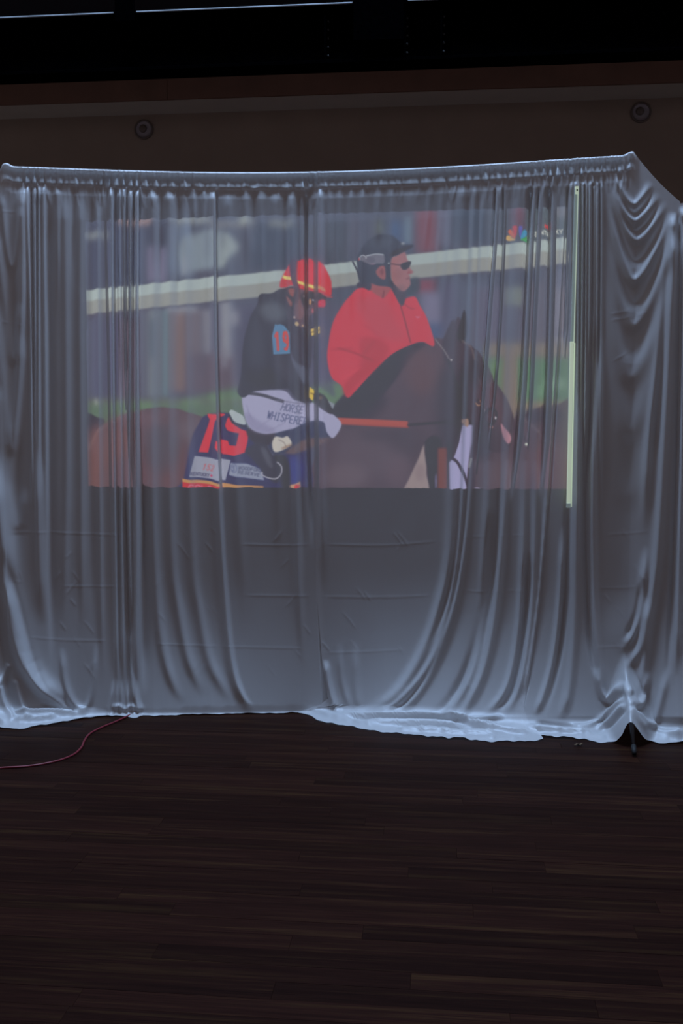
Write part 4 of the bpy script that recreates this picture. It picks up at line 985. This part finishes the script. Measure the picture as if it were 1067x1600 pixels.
# ================================================================ stand, glowing strip, cord, crumb
m_pole = simple_mat('black_powder_coat', (.010, .010, .012), .32, 0, .6)
m_rubber = simple_mat('black_rubber', (.008, .008, .008), .7)
st = empty('backdrop_stand', (float(LEG_TOP[0]), 5.20, 0)); tag(st, 'black metal pipe stand under the curtain, one leg poking out below the hem', 'stand')
so = np.array(st.location)
xs_ = np.linspace(8, 986, 40); ys_ = rod_pixel_y(xs_)
rod = point(xs_, ys_, sheet_depth(ray(xs_, ys_)[0])); rod[:, 2] = ROD_Z-.030; rod[:, 1] += .070
link('crossbar', tube('crossbar', rod-so, .017, 12), m_pole, st)
for i, e_ in enumerate((rod[0], rod[-1])):
    ex, ey = (float(LEG_TOP[0]), float(LEG_TOP[1])) if i else (e_[0]-.02, e_[1]+.16)
    link('upright', tube('upright', np.array([(ex, ey, .02), (ex, ey, 1.5), (ex, ey, ROD_Z-.05)])-so, .016, 12), m_pole, st)
    hub = np.array((ex, ey, .40))
    if i:
        ds = [LEG_FOOT[:2]-hub[:2]]; base_a = math.atan2(ds[0][1], ds[0][0]); R_ = np.linalg.norm(ds[0])
    else:
        base_a = 1.57; R_ = .30
    for k in range(3):
        a_ = base_a + k*2*math.pi/3
        foot = np.array((ex+R_*math.cos(a_), ey+R_*math.sin(a_), .014))
        if k and foot[1] < ey: foot[1] = ey + .05
        top = hub if not (i and k == 0) else LEG_TOP
        lg = link('leg', tube('leg', np.array([top, (top+foot)/2, foot])-so, .0095, 10), m_pole, st)
        dr = (foot-top)/np.linalg.norm(foot-top)
        link('rubber_foot', tube('rubber_foot', np.array([foot-dr*.05, foot-dr*.02, foot])-so, [.0115, .0118, .0105], 10), m_rubber, lg)

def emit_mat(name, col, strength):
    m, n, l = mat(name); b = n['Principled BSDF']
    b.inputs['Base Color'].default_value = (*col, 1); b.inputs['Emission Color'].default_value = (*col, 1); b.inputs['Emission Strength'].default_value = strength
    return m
m_glow = emit_mat('glow_pale', (.60, .72, .56), .50); m_dim = emit_mat('glow_dim', (.30, .38, .38), .30)  # the strip's brightness is put in as emission of its own
m_alu = simple_mat('pale_aluminium', (.70, .76, .70), .4, .3)
def strip_pt(X, Y, d=.045):
    return point(X, Y, base_depth(np.array(float(X)), np.array(float(Y)))-d)
ls = empty('glow_strip', tuple(strip_pt(887, 792))); tag(ls, 'slim upright pale green glowing strip along the right edge of the picture', 'light strip')
lo = np.array(ls.location)
def bar(name, a, b_, w_px, depth, m, parent, shift=0.0):
    """flat bar from pixel a (top) to b"""
    A, B_ = strip_pt(*a), strip_pt(*b_); hw = w_px*.0026/2
    V = []
    for p in (A, B_):
        for sx_ in (-hw, hw):
            for sy_ in (-depth-shift, -shift): V.append(p+np.array((sx_, sy_, 0))-lo)
    Fc = [(0, 2, 6, 4), (1, 5, 7, 3), (0, 4, 5, 1), (2, 3, 7, 6), (0, 1, 3, 2), (4, 6, 7, 5)]
    me = mesh(name, V, Fc); o = link(name, me, m, parent)
    return o
up_ = bar('upper_bar', (900.2, 303), (893.9, 538), 3.8, .010, m_dim, ls)
bar('side_rail', (897.8, 296), (891.6, 536), 1.3, .014, m_dim, up_); bar('side_rail', (902.4, 296), (896.0, 536), 1.3, .014, m_glow, up_)
bar('end_cap', (900.5, 292), (900.2, 304), 6.4, .016, m_glow, up_); bar('cap_hole', (900.4, 296.5), (900.3, 300), 2.4, .003, m_pole, up_, .016)
lw = bar('lower_bar', (893.0, 534), (887.6, 790), 7.2, .014, m_glow, ls); bar('side_rail', (897.6, 536), (892.2, 792), 1.2, .010, m_glow, lw)
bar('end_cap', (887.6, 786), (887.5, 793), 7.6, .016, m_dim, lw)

m_cord = simple_mat('red_cord_jacket', (.17, .013, .024), .45)
cp = catmull([(-60, 1206), (0, 1200), (45, 1197), (85, 1190), (113, 1180), (127, 1168), (132, 1157), (141, 1146), (160, 1136), (182, 1127), (203, 1117), (225, 1104)], 8, False)
cpts = np.array([floor_point(x, y, .0065) for x, y in cp])
tag(link('extension_cord', tube('extension_cord', cpts, .0050, 10), m_cord), 'thin red extension cord curving over the floor to under the curtain', 'cord')

m_leaf = simple_mat('dry_leaf', (.11, .065, .030), .8, noise=.4, scale=60)
c0 = floor_point(904, 1165)
rl = random.Random(4); V, Fc = [], []
NL = 7
for i in range(NL):
    x_ = (i/(NL-1)-.5)*.045; w_ = .008*math.sin(math.pi*(i+.35)/(NL-.3))+.001
    z_ = .004+rl.uniform(0, .006)
    V += [(x_, -w_, z_+rl.uniform(0, .004)), (x_, 0, z_-.002), (x_, w_, z_+rl.uniform(0, .004))]
for i in range(NL-1):
    for k in (0, 1):
        a_ = i*3+k; Fc.append((a_, a_+3, a_+4, a_+1))
lf = link('dry_leaf', mesh('dry_leaf', V, Fc, True), m_leaf); lf.location = tuple(c0); lf.rotation_euler = (0, 0, .15)
lm = lf.modifiers.new('thickness', 'SOLIDIFY'); lm.thickness = .0012
tag(lf, 'small curled brown dry leaf on the floor left of the stand leg', 'leaf')
